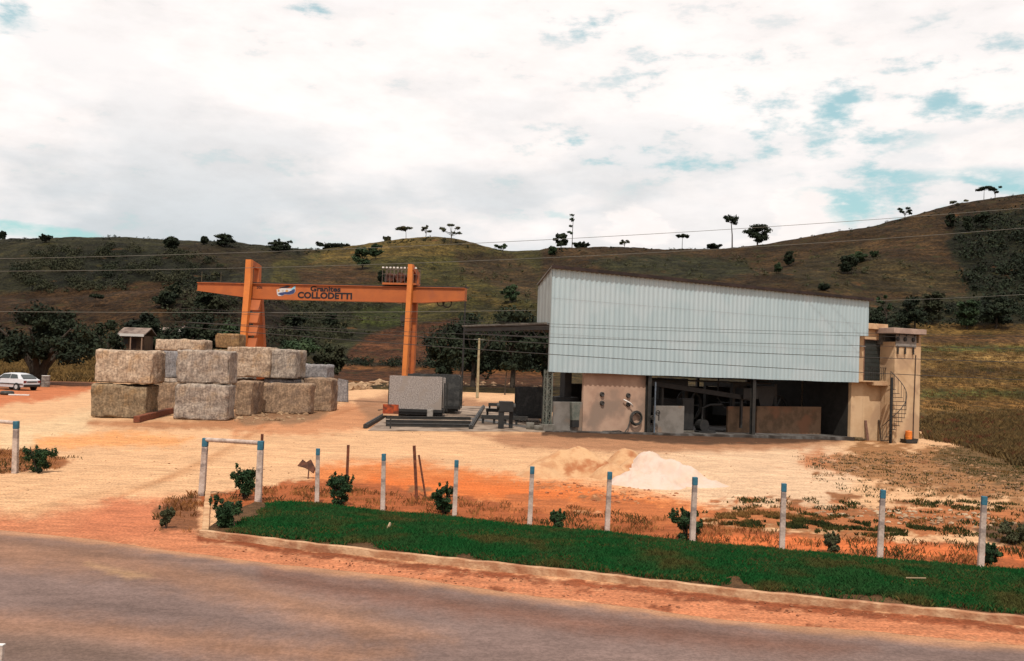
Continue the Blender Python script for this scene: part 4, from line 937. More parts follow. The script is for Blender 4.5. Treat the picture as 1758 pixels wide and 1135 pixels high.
# portal ends
def portal(x, ztop, ztop2, yb_, yt, yf, foot, wf=.48, wr=.52):
    """front leg, splayed rear leg, head beam, web plates"""
    zt_ = ztop
    b = MB(); b.bar((x-foot, -yf, .35), (x, -.42, zT+.2), wf*.85, .50, up=Vector((0, 1, 0)), w2=wf, h2=.42); b.bar((x, -.42, zT+.2), (x, -.42, zt_), wf, .42, up=Vector((0, 1, 0)), w2=wf*.9, h2=.40)
    b.build('leg', orl, gc_)
    b = MB(); b.bar((x-foot, yb_, .35), (x, GD+.42, zT+.2), wr, .50, up=Vector((0, 1, 0)), w2=wr, h2=.42); b.bar((x, GD+.42, zT+.2), (x, GD+.42, ztop2), .5, .42, up=Vector((0, 1, 0)), w2=.46, h2=.4)
    b.build('leg', orm, gc_)
    b = MB(); b.bar((x, -.42, zt_-.2), (x, GD+.42, ztop2-.15), .42, .42); b.build('head_beam', orm, gc_)
    # web plates between the legs, under the girder: stacked boxes with gaps
    b = MB(); n = 8
    for k in range(n):
        za, zb_ = zB-.18-k*1.0, zB-.18-k*1.0-.78
        if zb_ < .6: break
        def yy(z, s): t = (z-.35)/(zT+.2-.35); return (-yf+(-.42+yf)*t) if s < 0 else (yb_+(GD+.42-yb_)*t)
        def xx(z): return x-foot+foot*(z-.35)/(zT+.2-.35)
        w_ = .07
        b.hexa([(xx(zb_)-w_, yy(zb_, -1)+.12, zb_), (xx(zb_)+w_, yy(zb_, -1)+.12, zb_), (xx(zb_)+w_, yy(zb_, -1)+.12+(yy(zb_, 1)-yy(zb_, -1))*.42, zb_), (xx(zb_)-w_, yy(zb_, -1)+.12+(yy(zb_, 1)-yy(zb_, -1))*.42, zb_),
                (xx(za)-w_, yy(za, -1)+.12, za), (xx(za)+w_, yy(za, -1)+.12, za), (xx(za)+w_, yy(za, -1)+.12+(yy(za, 1)-yy(za, -1))*.48, za), (xx(za)-w_, yy(za, -1)+.12+(yy(za, 1)-yy(za, -1))*.48, za)])
    b.build('web_plate', orm, gc_)
    b = MB(); b.box(x-foot-.35, x-foot+.35, -yf-1.0, yb_+1.0, .32, .72); b.build('bogie_beam', orm, gc_)
    for yw in (-yf-.6, yb_+.6):
        b = MB(); b.tube([(x-foot-.12, yw, .28), (x-foot+.12, yw, .28)], .28, 18); b.build('wheel', darkst, gc_)
    b = MB(); b.box(x-foot-.05, x-foot+.05, -yf-6, yb_+8, .0, .05); b.build('ground_rail', darkst, gc_)
zf1 = cf(432, 446, -.42)[1]; zf2 = zf1-.30
portal(xl, zf1, zf2, 3.1, 0, 1.2, .0, .48, .80)
zf3 = cf(708, 454, -.42)[1]
portal(xR+.05, zf3, zf3-.45, 1.25, 0, .75, .10, .37, .40)
for k in range(8):
    za = zB-.14-k*.98; t_ = (za-.35)/(zT+.2-.35); yq = -1.2+.78*t_; w_ = .66+.14*t_
    if za < 1.4: break
    b = MB(); b.hexa([(xl+.20, yq+.10, za-.80), (xl+.20+w_-.05, yq+.10, za-.80), (xl+.20+w_-.05, yq+.50, za-.80), (xl+.20, yq+.50, za-.80), (xl+.20, yq+.34, za), (xl+.20+w_, yq+.34, za), (xl+.20+w_, yq+.50, za), (xl+.20, yq+.50, za)]); b.build('stair_panel', orm, gc_)
# trolley winch beside the right portal
wx0, wx1 = cf(658, 480)[0], cf(716, 480)[0]
b = MB(); b.box(wx0, wx1, -.25, GD+.25, zT+.17, zT+.32); tr = b.build('trolley', orm, gc_)
b = MB(); b.tube([(wx0+.55, -.15, zT+.72), (wx0+.55, GD+.2, zT+.72)], .34, 18); b.tube([(wx0+1.35, -.1, zT+.75), (wx0+1.35, GD, zT+.75)], .38, 18); b.build('winch_drum', mat('drum_red', albt(120, 66, 46), albt(70, 44, 36), 4), tr)
b = MB(); b.box(wx0+.05, wx0+.3, .1, .6, zT+.32, zT+.9); b.build('motor', darkst, tr)
b = MB(); b.box(wx0+1.9, wx0+2.25, 0, .7, zT+.32, zT+1.05); b.build('control_box', darkst, tr)
b = MB(); z = zT+1.42
for y in (-.25, GD+.25):
    b.bar((wx0, y, z), (wx1, y, z), .04, .04); b.bar((wx0, y, z-.45), (wx1, y, z-.45), .03, .03)
    for k in range(10): x = wx0+k*(wx1-wx0)/9; b.bar((x, y, zT+.3), (x, y, z), .03, .03)
b.build('guard_rail', mat('pale_rail', albt(150, 130, 118), albt(120, 100, 92), 4), tr)
ofw = mat('off_white', (.62, .58, .55), (.5, .46, .43), 3)
for k in range(10): x = wx0+.05+k*(wx1-wx0-.1)/9; b = MB(); b.tube([(x, -.28, z-.02), (x, -.28, z+.09)], .085, 8); b.build('lamp', ofw, tr)
hx_ = cf(691, 530)[0]
b = MB()
for dx in (-.12, .12): b.tube([(hx_+dx, GD/2, zB), (hx_+dx*.6, GD/2, zB-1.0)], .018, 6)
b.build('hoist_rope', blackst, gc_)
b = MB(); b.box(hx_-.22, hx_+.22, GD/2-.12, GD/2+.12, zB-1.45, zB-1.0); b.torus((hx_, GD/2, zB-1.66), .15, .045, 'y', 16, 8); b.build('hook_block', darkst, gc_, bevel=.0)
tx_ = cf(826, 0)[0]; tx_ = cf(766, 515)[0]
b = MB(); b.torus((tx_, GD/2, eR-.25), .33, .05, 'y', 20, 6); b.torus((tx_-.5, GD/2, eR-.2), .28, .04, 'y', 20, 6); b.build('cable_reel', darkst, gc_)
rodm = mat('rod', albt(120, 110, 90), albt(100, 92, 76), 3)
for xq in (cf(483, 489)[0], cf(378, 485)[0], cf(345, 485)[0]): b = MB(); b.tube([(xq, .1, zT), (xq, .1, zT+.9)], .02, 6); b.build('antenna_rod', rodm, gc_)
# lettering on the girder
def text(s, x0, x1, z0, z1, name, m_, par, y=-.016, bold=.0):
    cu = bpy.data.curves.new(name, 'FONT'); cu.body = s; cu.size = 1; cu.offset = bold; cu.extrude = .004; cu.resolution_u = 3
    t = bpy.data.objects.new('tmp', cu); C.objects.link(t); dg = bpy.context.evaluated_depsgraph_get(); dg.update()
    me = bpy.data.meshes.new_from_object(t.evaluated_get(dg)); bpy.data.objects.remove(t); bpy.data.curves.remove(cu)
    n = len(me.vertices); a = np.empty(n*3); me.vertices.foreach_get('co', a); a = a.reshape(-1, 3)
    mn, mxx = a.min(0), a.max(0); q = np.empty_like(a)
    q[:, 0] = x0+(a[:, 0]-mn[0])/(mxx[0]-mn[0])*(x1-x0); q[:, 2] = z0+(a[:, 1]-mn[1])/(mxx[1]-mn[1])*(z1-z0); q[:, 1] = y-a[:, 2]
    me.vertices.foreach_set('co', q.ravel()); me.update(); me.materials.clear(); me.materials.append(m_); me.name = name
    o = bpy.data.objects.new(name, me); C.objects.link(o); o.parent = par; return o
ink = mat('black_lettering', (.012, .012, .016), None, 3)
def zz_(px, py): return cf(px, py)[1]
text('Granites', cf(533, 495)[0], cf(585, 497)[0], zz_(558, 500.8), zz_(558, 491.5), 'lettering', ink, gd, bold=.035)
text('COLLODETTI', cf(511, 507)[0], cf(604.5, 509)[0], zz_(558, 513.2), zz_(558, 501.8), 'lettering', ink, gd, bold=.04)
text('30t', cf(441, 493)[0], cf(450.5, 493)[0], zz_(446, 495.6), zz_(446, 491), 'capacity_lettering', mat('dark_red_ink', (.05, .02, .015), None), gd, bold=.03)
# badge: a white banner with blue lower wave, orange shapes and a dark top wedge
bx0, bx1 = cf(475, 500)[0], cf(507, 500)[0]; bz0, bz1 = zz_(490, 509.5), zz_(490, 489.5); bw, bh = bx1-bx0, bz1-bz0
def badge(pts, y, c, nm):
    b = MB(); b.prism([(bx0+bw*u_, bz0+bh*v_) for u_, v_ in pts], y, y+.004); return b.build(nm, mat(nm+'_paint', c, None), gd)
badge([(0, .60), (.25, .72), (.55, .72), (.8, .72), (1, .98), (1, .45), (.92, .28), (.7, .18), (.45, .2), (.3, .06), (.1, .05), (.03, .2)], -.014, (.46, .45, .45), 'badge')
badge([(.05, .22), (.3, .08), (.45, .22), (.7, .2), (.92, .3), (.99, .48), (.97, .72), (.8, .56), (.62, .42), (.4, .40), (.2, .34)], -.020, (.03, .045, .12), 'badge_wave')
badge([(.72, .66), (.82, .70), (1, .98), (.99, .84), (.86, .62)], -.022, (.12, .42, .55), 'badge_stripe')
badge([(.10, .74), (.35, .86), (.55, .96), (.72, .9), (.6, .78), (.3, .74)], -.022, (.02, .02, .03), 'badge_wedge')
badge([(.05, .58), (.12, .62), (.18, .5), (.12, .40), (.05, .44)], -.024, (.45, .22, .06), 'badge_spot')
badge([(.48, .56), (.56, .62), (.64, .5), (.58, .40), (.48, .44)], -.024, (.45, .22, .06), 'badge_spot')
badge([(.26, .52), (.34, .60), (.40, .52), (.34, .42)], -.024, (.35, .32, .28), 'badge_spot')
# ------------------------------------------------------------------ quarried stone blocks
def drill_lines(T, t):
    s = T.nodes.new('ShaderNodeSeparateXYZ'); T.links.new(t.outputs['Object'], s.inputs[0])
    n = T.nodes.new('ShaderNodeTexNoise'); T.links.new(t.outputs['Object'], n.inputs[0]); n.inputs['Scale'].default_value = 1.6; n.inputs['Detail'].default_value = 2
    ph = mth('ADD', mth('MULTIPLY', s.outputs[0], 23.0, T=T), mth('MULTIPLY', n.outputs[0], 5.0, T=T), T=T)
    return mth('ADD', mrange(mth('SINE', ph, T=T), .80, .99, 1.0, .80, T), mth('MULTIPLY', mrange(n.outputs[0], .5, .7, 0, 1, T), .12, T=T), T=T)
def stone_mat(name, a, b, c, c3s=.9, streak=True):
    M = mat(name, albt(*a), albt(*b), 3.2, 7, .92, .65, 16, stretch=(1, 1, 1), c3=albt(*c), c3scale=c3s, rnd=.0, lo=.34, hi=.66)
    T = M.node_tree; B = T.nodes['Principled BSDF']; src = B.inputs['Base Color'].links[0].from_socket
    t = T.nodes.new('ShaderNodeTexCoord'); mp = T.nodes.new('ShaderNodeMapping'); T.links.new(t.outputs['Object'], mp.inputs[0]); mp.inputs['Scale'].default_value = (7, 7, .5)
    n = T.nodes.new('ShaderNodeTexNoise'); T.links.new(mp.outputs[0], n.inputs[0]); n.inputs['Scale'].default_value = 1.2; n.inputs['Detail'].default_value = 3
    v = T.nodes.new('ShaderNodeVectorMath'); v.operation = 'SCALE'; T.links.new(src, v.inputs[0]); T.links.new(mth('MULTIPLY', mrange(n.outputs[0], .36, .64, .97, 1.03, T), drill_lines(T, t), T=T), v.inputs['Scale'])
    n2 = T.nodes.new('ShaderNodeTexNoise'); T.links.new(t.outputs['Object'], n2.inputs[0]); n2.inputs['Scale'].default_value = 9; n2.inputs['Detail'].default_value = 4
    v2 = T.nodes.new('ShaderNodeVectorMath'); v2.operation = 'SCALE'; T.links.new(v.outputs[0], v2.inputs[0]); T.links.new(mrange(n2.outputs[0], .3, .7, .66, 1.3, T), v2.inputs['Scale'])
    T.links.new(v2.outputs[0], B.inputs['Base Color']); return M
SM = {
 'pink': stone_mat('pink_granite', (232, 204, 176), (184, 156, 132), (206, 170, 134)),
 'grey': stone_mat('grey_granite', (210, 192, 174), (158, 142, 130), (188, 164, 140)),
 'olive': stone_mat('olive_granite', (182, 156, 124), (142, 120, 94), (170, 138, 100)),
 'brown': stone_mat('brown_granite', (200, 166, 134), (158, 130, 106), (150, 124, 104)),
 'blue': stone_mat('bluish_granite', (178, 170, 168), (144, 138, 136), (160, 156, 158)),
 'yellow': stone_mat('yellow_granite', (184, 144, 98), (150, 112, 76), (170, 140, 110)),
}
fresh = None
bid = [0]
crm = mat('crack_shadow_stain', albt(92, 76, 66), albt(70, 58, 50), 5, 4, .95)
def block(pxl, pxr, pyt, pyb, d, th, m_, label, z0=None, yaw=0.0, groove=.5, seed=None, cracks=()):
    """a rough quarried block: front face spans pixels pxl..pxr at distance d"""
    bid[0] += 1; sd = seed or bid[0]*7.3
    pxm = (pxl+pxr)/2
    x0 = P(pxl, (pyt+pyb)/2, d).x; x1 = P(pxr, (pyt+pyb)/2, d).x
    zt_ = P(pxm, pyt, d).z; zb_ = z0 if z0 is not None else max(0, P(pxm, pyb, d).z)
    w, h, t = x1-x0, zt_-zb_, th
    res = .085; nx_, ny_, nz_ = max(6, int(w/res)), max(6, int(t/res)), max(6, int(h/res))
    bm = bmesh.new(); vm = {}
    def vert(i, j, k):
        if (i, j, k) in vm: return vm[(i, j, k)]
        p = Vector((-w/2+w*i/nx_, t*j/ny_, h*k/nz_)); q = p.copy()
        s = p+Vector((sd, sd*.7, sd*.3))
        n = Vector((0, 0, 0))
        if i == 0: n.x -= 1
        if i == nx_: n.x += 1
        if j == 0: n.y -= 1
        if j == ny_: n.y += 1
        if k == 0: n.z -= 1
        if k == nz_: n.z += 1
        ne = abs(n.x)+abs(n.y)+abs(n.z)
        nn_ = n.normalized()
        a = mnoise.fractal(s*.55, 1, 2, 3)*.085+mnoise.fractal(s*2.2, 1, 2, 3)*.035
        if abs(n.z) < .5:
            u = p.x if abs(n.y) > .5 else p.y
            a += -groove*.040*max(0, math.cos(u*math.tau/.30+sd))**3*(.4+.8*mnoise.noise(Vector((u*1.1, p.z*.8, sd))))
            a += mnoise.noise(Vector((u*6.0, p.z*.5, sd)))*.003*groove
        if ne > 1: a -= .026*(ne-1)*(1+1.4*mnoise.noise(s*1.9))+max(0, mnoise.noise(s*1.5+Vector((9, 2, 4)))-.12)*.32
        q += nn_*a
        if k == 0 and q.z < 0.0: q.z = 0.0
        vm[(i, j, k)] = bm.verts.new(q); return vm[(i, j, k)]
    def face(f, na, nb):
        for a in range(na):
            for c in range(nb):
                bm.faces.new([f(a, c), f(a+1, c), f(a+1, c+1), f(a, c+1)])
    face(lambda a, c: vert(a, 0, c), nx_, nz_); face(lambda a, c: vert(nx_-a, ny_, c), nx_, nz_)
    face(lambda a, c: vert(nx_, a, c), ny_, nz_); face(lambda a, c: vert(0, ny_-a, c), ny_, nz_)
    face(lambda a, c: vert(a, c, nz_), nx_, ny_); face(lambda a, c: vert(a, ny_-c, 0), nx_, ny_)
    me = bpy.data.meshes.new('stone_block'); bm.normal_update(); bm.to_mesh(me); bm.free(); me.materials.append(SM[m_] if isinstance(m_, str) else m_)
    me.polygons.foreach_set('use_smooth', [True]*len(me.polygons))
    o = bpy.data.objects.new('stone_block', me); C.objects.link(o); o.location = ((x0+x1)/2, d, zb_); o.rotation_euler = (0, 0, yaw)
    tag(o, label, 'stone block', 'quarried stone blocks piled in the yard')
    return o
H1 = P(210, 660, 52).z
print('block tier', H1)
block(156, 251, 661, 718, 52.0, 1.9, 'olive', 'olive brown block on the ground, bottom of the leftmost stack', z0=0, yaw=R(2))
block(161, 262, 601, 659, 52.1, 1.85, 'pink', 'pale pink block lying on the olive brown one, top of the leftmost stack', z0=H1+.05, yaw=R(-1))
block(299, 390, 661, 720, 52.6, 1.85, 'grey', 'grey block on the ground, bottom of the second stack from the left', z0=0, yaw=R(2))
block(303, 394, 602, 659, 52.8, 1.85, 'grey', 'pinkish grey block, top of the second stack from the left', z0=P(350, 660, 52.8).z+.05, yaw=R(2), groove=.8)
block(262, 303, 657, 707, 57.2, 1.8, 'brown', 'brown block half hidden on the ground between the two front stacks', z0=0)
block(262, 308, 603, 650, 57.6, 1.8, 'blue', 'bluish grey block half hidden between the tops of the two front stacks', z0=P(285, 652, 57.4).z+.1, groove=.9)
block(404, 432, 655, 708, 57.5, 2.6, 'brown', 'brown block on the ground just right of the second stack, long side receding', z0=0, yaw=R(-2))
zD = P(430, 648, 63.5).z
block(388, 463, 596, 646, 63.2, 2.9, 'pink', 'large pinkish block with a pale top lying behind the second stack', z0=zD, yaw=R(-3))
block(462, 508, 600, 646, 63.4, 2.6, 'grey', 'grey cracked block at the right end of the upper tier', z0=zD, yaw=R(-4), groove=.2)
block(396, 452, 652, 702, 63.6, 2.2, 'brown', 'brown block hidden low under the large pinkish one with a pale top', z0=0)
block(452, 505, 650, 702, 63.6, 2.2, 'blue', 'bluish block hidden low behind the free standing brown one', z0=0)
block(449, 532, 659, 709, 60.8, 1.7, 'brown', 'free standing brown block with vertical drill marks on the ground', z0=0, yaw=R(1), groove=1.2)
block(520, 569, 650, 701, 64.5, 2.0, 'brown', 'rounded brown block on the ground right of the free standing one', z0=0, yaw=R(-2), groove=.5)
block(516, 560, 627, 651, 67.5, 2.0, 'blue', 'small bluish grey block lying on top behind the rounded brown one', z0=P(540, 650, 67.5).z, yaw=R(-5), groove=.2)
block(515, 562, 650, 698, 67.6, 1.9, 'grey', 'grey block under the small bluish one at the back right of the pile', z0=0, yaw=R(-5))
# back row, three tiers
zt1, zt2 = P(300, 655, 62.5).z-.1, P(300, 603, 62.5).z
block(262, 350, 640, 700, 62.4, 1.9, 'grey', 'grey block at the bottom of the back row behind the two front stacks', z0=0)
block(264, 352, 603, 640, 62.6, 1.9, 'brown', 'brown block in the middle of the back row under the pale topped one', z0=P(300, 640, 62.4).z+.03)
block(266, 349, 583, 602, 62.6, 1.9, 'pink', 'flat block with a bright pale top, topmost at the left of the back row', z0=P(300, 603, 62.6).z+.03, groove=.2)
block(362, 425, 640, 690, 67.5, 2.0, 'grey', 'grey block at the bottom under the yellowish topmost one', z0=0)
block(364, 428, 600, 640, 67.5, 2.0, 'olive', 'olive block in the middle tier under the yellowish topmost one', z0=P(390, 640, 67.5).z+.03)
block(369, 411, 573, 598, 67.5, 1.7, 'yellow', 'yellowish block topmost in the pile at the foot of the orange crane', z0=P(390, 599, 67.5).z+.03)
# grey upright slab offcut leaning at the right end
b = MB(); p0 = G(585, 690); w = .95
b.prism([(-.55, 0), (.62, 0), (.45, 1.72), (-.35, 1.85), (-.42, 1.1)], -.14, .14); o = b.build('stone_offcut', SM['blue'], bevel=.03); o.location = (p0.x, p0.y, 0); o.rotation_euler = (R(-6), 0, R(-18)); tag(o, 'tall grey stone offcut standing at the right end of the block pile', 'stone offcut')
b = MB(); b.prism([(-.5, 0), (.5, 0), (.42, 1.45), (-.45, 1.5)], -.16, .16); o = b.build('stone_offcut', SM['brown'], bevel=.03); p1 = G(571, 692); o.location = (p1.x, p1.y, 0); o.rotation_euler = (R(-4), 0, R(-60)); tag(o, 'dark brown stone offcut leaning between the block pile and the tall grey one', 'stone offcut')
# timber beam beside the stack
a_, c_ = G(234, 726), G(302, 708)
b = MB(); b.bar((0, 0, .17), tuple(c_-a_+Vector((0, 0, .17))), .30, .32); o = b.build('timber_beam', mat('red_brown_timber', albt(164, 92, 62), albt(126, 72, 50), 5, 6, .9, .3, stretch=(1, 1, 4)), bevel=.015); o.location = a_; tag(o, 'long red brown timber beam on the ground between the two front stacks', 'beam')

# rubble helpers
def rocks(n, fpos, name, m_, r0, r1, label, flat=.6, seed=1):
    rs = random.Random(seed); b = MB()
    for _ in range(n):
        x, y, z = fpos(rs); r = r0+(r1-r0)*rs.random()**2
        base = [(0, 0, 1), (0, 0, -1), (1, 0, 0), (-1, 0, 0), (0, 1, 0), (0, -1, 0), (.6, .6, .6), (-.6, .6, .6), (.6, -.6, .6), (-.6, -.6, .6), (.7, .7, -.2), (-.7, .7, -.2), (.7, -.7, -.2), (-.7, -.7, -.2)]
        an = rs.random()*6.28; ca, sa = math.cos(an), math.sin(an); v = []
        sxx, syy = .8+.5*rs.random(), .7+.4*rs.random()
        for (px_, py_, pz_) in base:
            k = r*(.75+.5*rs.random()); X, Y = px_*sxx*k, py_*syy*k
            v.append((x+X*ca-Y*sa, y+X*sa+Y*ca, z+pz_*k*flat+r*.15))
        F = [(0, 6, 7), (0, 7, 9), (0, 9, 8), (0, 8, 6), (6, 2, 10), (6, 10, 4), (6, 4, 7), (7, 4, 11), (7, 11, 3), (7, 3, 9), (9, 3, 13), (9, 13, 5), (9, 5, 8), (8, 5, 12), (8, 12, 2), (8, 2, 6), (2, 12, 10), (4, 10, 11), (3, 11, 13), (5, 13, 12), (1, 10, 12), (1, 11, 10), (1, 13, 11), (1, 12, 13)]
        b.add(v, F)
    o = b.build(name, m_, fix=True); tag(o, label, name, kind='stuff'); return o
def inpoly(poly):
    w = [G(*p) for p in poly]; x0, x1 = min(p.x for p in w), max(p.x for p in w); y0, y1 = min(p.y for p in w), max(p.y for p in w); pl = [(p.x, p.y) for p in w]
    def f(rs):
        for _ in range(200):
            x, y = rs.uniform(x0, x1), rs.uniform(y0, y1)
            if poly_sd(np.array([x]), np.array([y]), pl)[0] < 0: return x, y, zg(x, y)
        return x, y, zg(x, y)
    return f
rkm = mat('pale_rubble', albt(216, 178, 138), albt(160, 124, 92), 1.2, 5, .95, .3, 10)
rocks(70, inpoly([(430, 708), (530, 712), (520, 722), (425, 726), (390, 722)]), 'rubble', rkm, .05, .22, 'stone chips on the ground in front of the free standing brown block', seed=3)
rocks(420, inpoly([(585, 671), (690, 666), (960, 674), (960, 668), (690, 659), (585, 664)]), 'rubble', rkm, .15, .75, 'bank of pale rubble along the back edge of the yard', flat=.85, seed=4)
rocks(700, inpoly([(1380, 790), (1500, 778), (1640, 778), (1758, 810), (1758, 860), (1500, 830)]), 'rubble', mat('clods', albt(200, 150, 108), albt(120, 92, 64), 1.0, 5, .95), .02, .11, 'clods and stones scattered on the right side of the yard', seed=5)
rocks(260, inpoly([(905, 822), (1090, 838), (1180, 850), (1080, 868), (940, 850)]), 'rubble', mat('clods_orange', albt(222, 160, 112), albt(170, 100, 64), 1.0, 5, .95), .015, .07, 'small clods at the foot of the sand heaps', seed=6)
rocks(900, inpoly([(-20, 760), (400, 700), (900, 760), (1500, 760), (1700, 860), (1200, 880), (500, 830), (200, 880), (-20, 880)]), 'pebbles', mat('pebble_mix', albt(226, 180, 136), albt(170, 120, 84), 1.0, 5, .95), .008, .035, 'small stones and clods scattered over the whole yard', seed=18)
rocks(500, inpoly([(345, 935), (1000, 1003), (1758, 1080), (1758, 1105), (1000, 1030), (500, 968)]), 'gravel', mat('shoulder_gravel', albt(206, 140, 100), albt(150, 92, 64), 1.0, 5, .95), .006, .028, 'loose gravel on the reddish shoulder between kerb and road', seed=19)
rocks(200, inpoly([(1400, 865), (1700, 880), (1758, 905), (1600, 905), (1400, 885)]), 'rubble', mat('pale_stones', albt(226, 196, 160), albt(170, 130, 96), 1.0, 5, .95), .02, .08, 'pale stones behind the fence on the right', seed=8)

# ------------------------------------------------------------------ sawn slab stacks on the transfer track
pit = G(640, 738)
d1 = 61.0
def gx(px, d): return P(px, 700, d).x
pad = [G(632, 740), G(935, 742), G(915, 700), G(690, 696)]
b = MB(); b.hexa([(p.x, p.y, -.2) for p in pad]+[(p.x, p.y, .035) for p in pad]); o = b.build('concrete_pad', mat('pad_concrete', albt(196, 172, 150), albt(158, 136, 118), 1.0, 6, .9, .2, 12, c3=albt(120, 98, 80), c3scale=.5)); tag(o, kind='structure')
for i, (a, c, lab) in enumerate((((627, 736), (668, 711), 'dark steel rail at the left edge of the concrete pad'), ((808, 738), (830, 701), 'dark steel rail on the concrete pad right of the slab stacks'))):
    a, c = G(*a), G(*c); b = MB(); b.bar((0, 0, .12), tuple(c-a+Vector((0, 0, .12))), .22, .18); b.bar((0, 0, .23), tuple(c-a+Vector((0, 0, .23))), .10, .05); o = b.build('rail', darkst); o.location = a; tag(o, lab, 'rail')
cm_lab = ['front', 'second', 'third']
for i, yy in enumerate((735, 729, 722)):
    a, c = G(663, yy-2), G(807, yy); b = MB(); b.bar((0, 0, .10), tuple(c-a+Vector((0, 0, .10))), .30, .15); b.bar((0, 0, .19), tuple(c-a+Vector((0, 0, .19))), .34, .03); o = b.build('steel_beam', darkst); o.location = a
    tag(o, ['nearest dark steel beam lying across the pad under the slab stacks', 'middle dark steel beam lying across the pad under the slab stacks', 'farthest dark steel beam lying across the pad under the slab stacks'][i], 'steel beam', 'steel beams on the pad')
xa_, xb_ = gx(668, d1), gx(757, d1)
def cart(x, y, w, l, label):
    t = empty('slab_cart', (x, y, .2), 0, label, 'cart')
    b = MB(); b.box(-w/2, w/2, 0, l, .18, .34); b.bar((-w/2, .2, .1), (w/2, .2, .1), .2, .16); b.bar((-w/2, l-.2, .1), (w/2, l-.2, .1), .2, .16); b.build('bed', blackst, t)
    for dx in (-w/2+.5, w/2-.5):
        for dy in (.25, l-.25):
            b = MB(); b.tube([(dx, dy-.06, .0), (dx, dy+.06, .0)], .19, 14); b.build('wheel', darkst, t)
    for dx in (-w/2-.06, w/2+.06):
        for dy in (.3, l-.3): b = MB(); b.bar((dx, dy, .1), (dx, dy, 2.0), .08, .1); b.build('stake', darkst, t)
    return t
cart((xa_+xb_)/2+.05, d1-.1, 3.3, 3.5, 'low black cart under the front stack of grey slabs')
slab_bundle('s', Vector(((xa_+xb_)/2, d1, .55)), R(0), 14, 3.25, 2.02, .06, .17, [slabg, slabg2, slabg, slabg2, slabd], lambda k, n: 'front grey slab of the near stack, facing the road' if k == 0 else '%s slab on edge, %s from the front of the near stack' % (('grey', 'brown', 'grey', 'brown', 'black')[k % 5], ORD[k]), 'slabs of the near stack', seed=2)
x2_ = gx(788, 66.4)-1.75
cart(x2_, 66.1, 3.4, 3.6, 'low black cart under the far stack of slabs')
slab_bundle('s', Vector((x2_, 66.3, .55)), R(0), 13, 3.5, 2.08, .06, .2, [slabd, slabg2, slabd, slabg], lambda k, n: '%s slab on edge, %s from the front of the far stack' % (('black', 'brown', 'black', 'grey')[k % 4], ORD[k]), 'slabs of the far stack', seed=9)
b = MB(); b.box(-.18, .18, -.15, .15, 0, .55); o = b.build('concrete_block', mat('pale_block', albt(190, 180, 170), albt(160, 150, 140), 5), bevel=.02); p = P(738, 712, 60.4); o.location = (p.x, 60.55, .02); tag(o, 'small pale concrete block under the right end of the front grey slab', 'concrete block')
# barrier sign
p = G(670, 737); t = empty('barrier_board', (p.x, p.y, 0), R(2), 'rust orange board with white lower edge on a thin post before the slab stacks', 'barrier')
sc_ = 1700/p.y; zc = P(670, 703, p.y).z
b = MB(); b.box(-14/sc_, 13/sc_, -.03, 0, zc-.22, zc+.26); b.build('board', mat('rust_orange', albt(206, 92, 44), albt(160, 70, 40), 4, c3=albt(110, 60, 42), c3scale=3), t)
b = MB(); b.box(-13/sc_, 13/sc_, -.045, -.005, zc-.31, zc-.225); b.build('edge_strip', mat('pale_strip', albt(240, 190, 150), None, 3), t)
b = MB(); b.bar((0, .03, 0), (0, .03, zc+.2), .07, .06); b.build('post', darkst, t)
# machine frames between the pad and the shed
p = G(868, 737); t = empty('winch_frame', (p.x, p.y, 0), R(4), 'dark winch frame on the concrete pad left of the lattice column', 'winch')
b = MB(); b.box(-.38, .38, -.2, .6, .95, 1.5); b.bar((-.26, 0, 0), (-.26, 0, 1), .3, .3); b.bar((.30, .4, 0), (.30, .4, 1), .2, .3); b.build('frame', blackst, t, bevel=.01)
b = MB(); b.tube([(-.5, .2, 1.22), (.5, .2, 1.22)], .2, 14); b.build('drum', darkst, t)
for k, (yy, x0, x1, hh_) in enumerate(((728, 826, 905, .42), (716, 834, 925, .46), (706, 838, 920, .5))):
    a, c = G(x0, yy), G(x1, yy); t = empty('trestle', (a.x, a.y, 0), 0, ['nearest low dark trestle between the pad rail and the shed', 'middle low dark trestle between the pad rail and the shed', 'farthest low dark trestle between the pad rail and the shed'][k], 'trestle', 'dark trestles beside the shed')
    dxx = c.x-a.x; b = MB(); b.bar((0, 0, hh_), (dxx, 0, hh_), .26, .22); b.build('beam', darkst, t)
    for q in range(5): b = MB(); b.bar((dxx*q/4*.96+.1, 0, .03), (dxx*q/4*.96+.1, 0, hh_-.1), .14, .14); b.build('leg', blackst, t)
for i, (px_, py_) in enumerate(((910, 738), (925, 740))):
    p = G(px_, py_); b = MB(); b.box(-.22, .22, -.2, .2, 0, .40-.1*i); o = b.build('concrete_block', conc, bevel=.03); o.location = p; tag(o, ['taller grey concrete block at the foot of the lattice column', 'lower grey concrete block close beside the lattice column'][i], 'concrete block')
b = MB()
for k in range(26):
    x = -1.4+.11*k; b.bar((x, .1*math.sin(k*2.1), .03), (x+.5, .25*math.cos(k*1.7), .05), .04, .03)
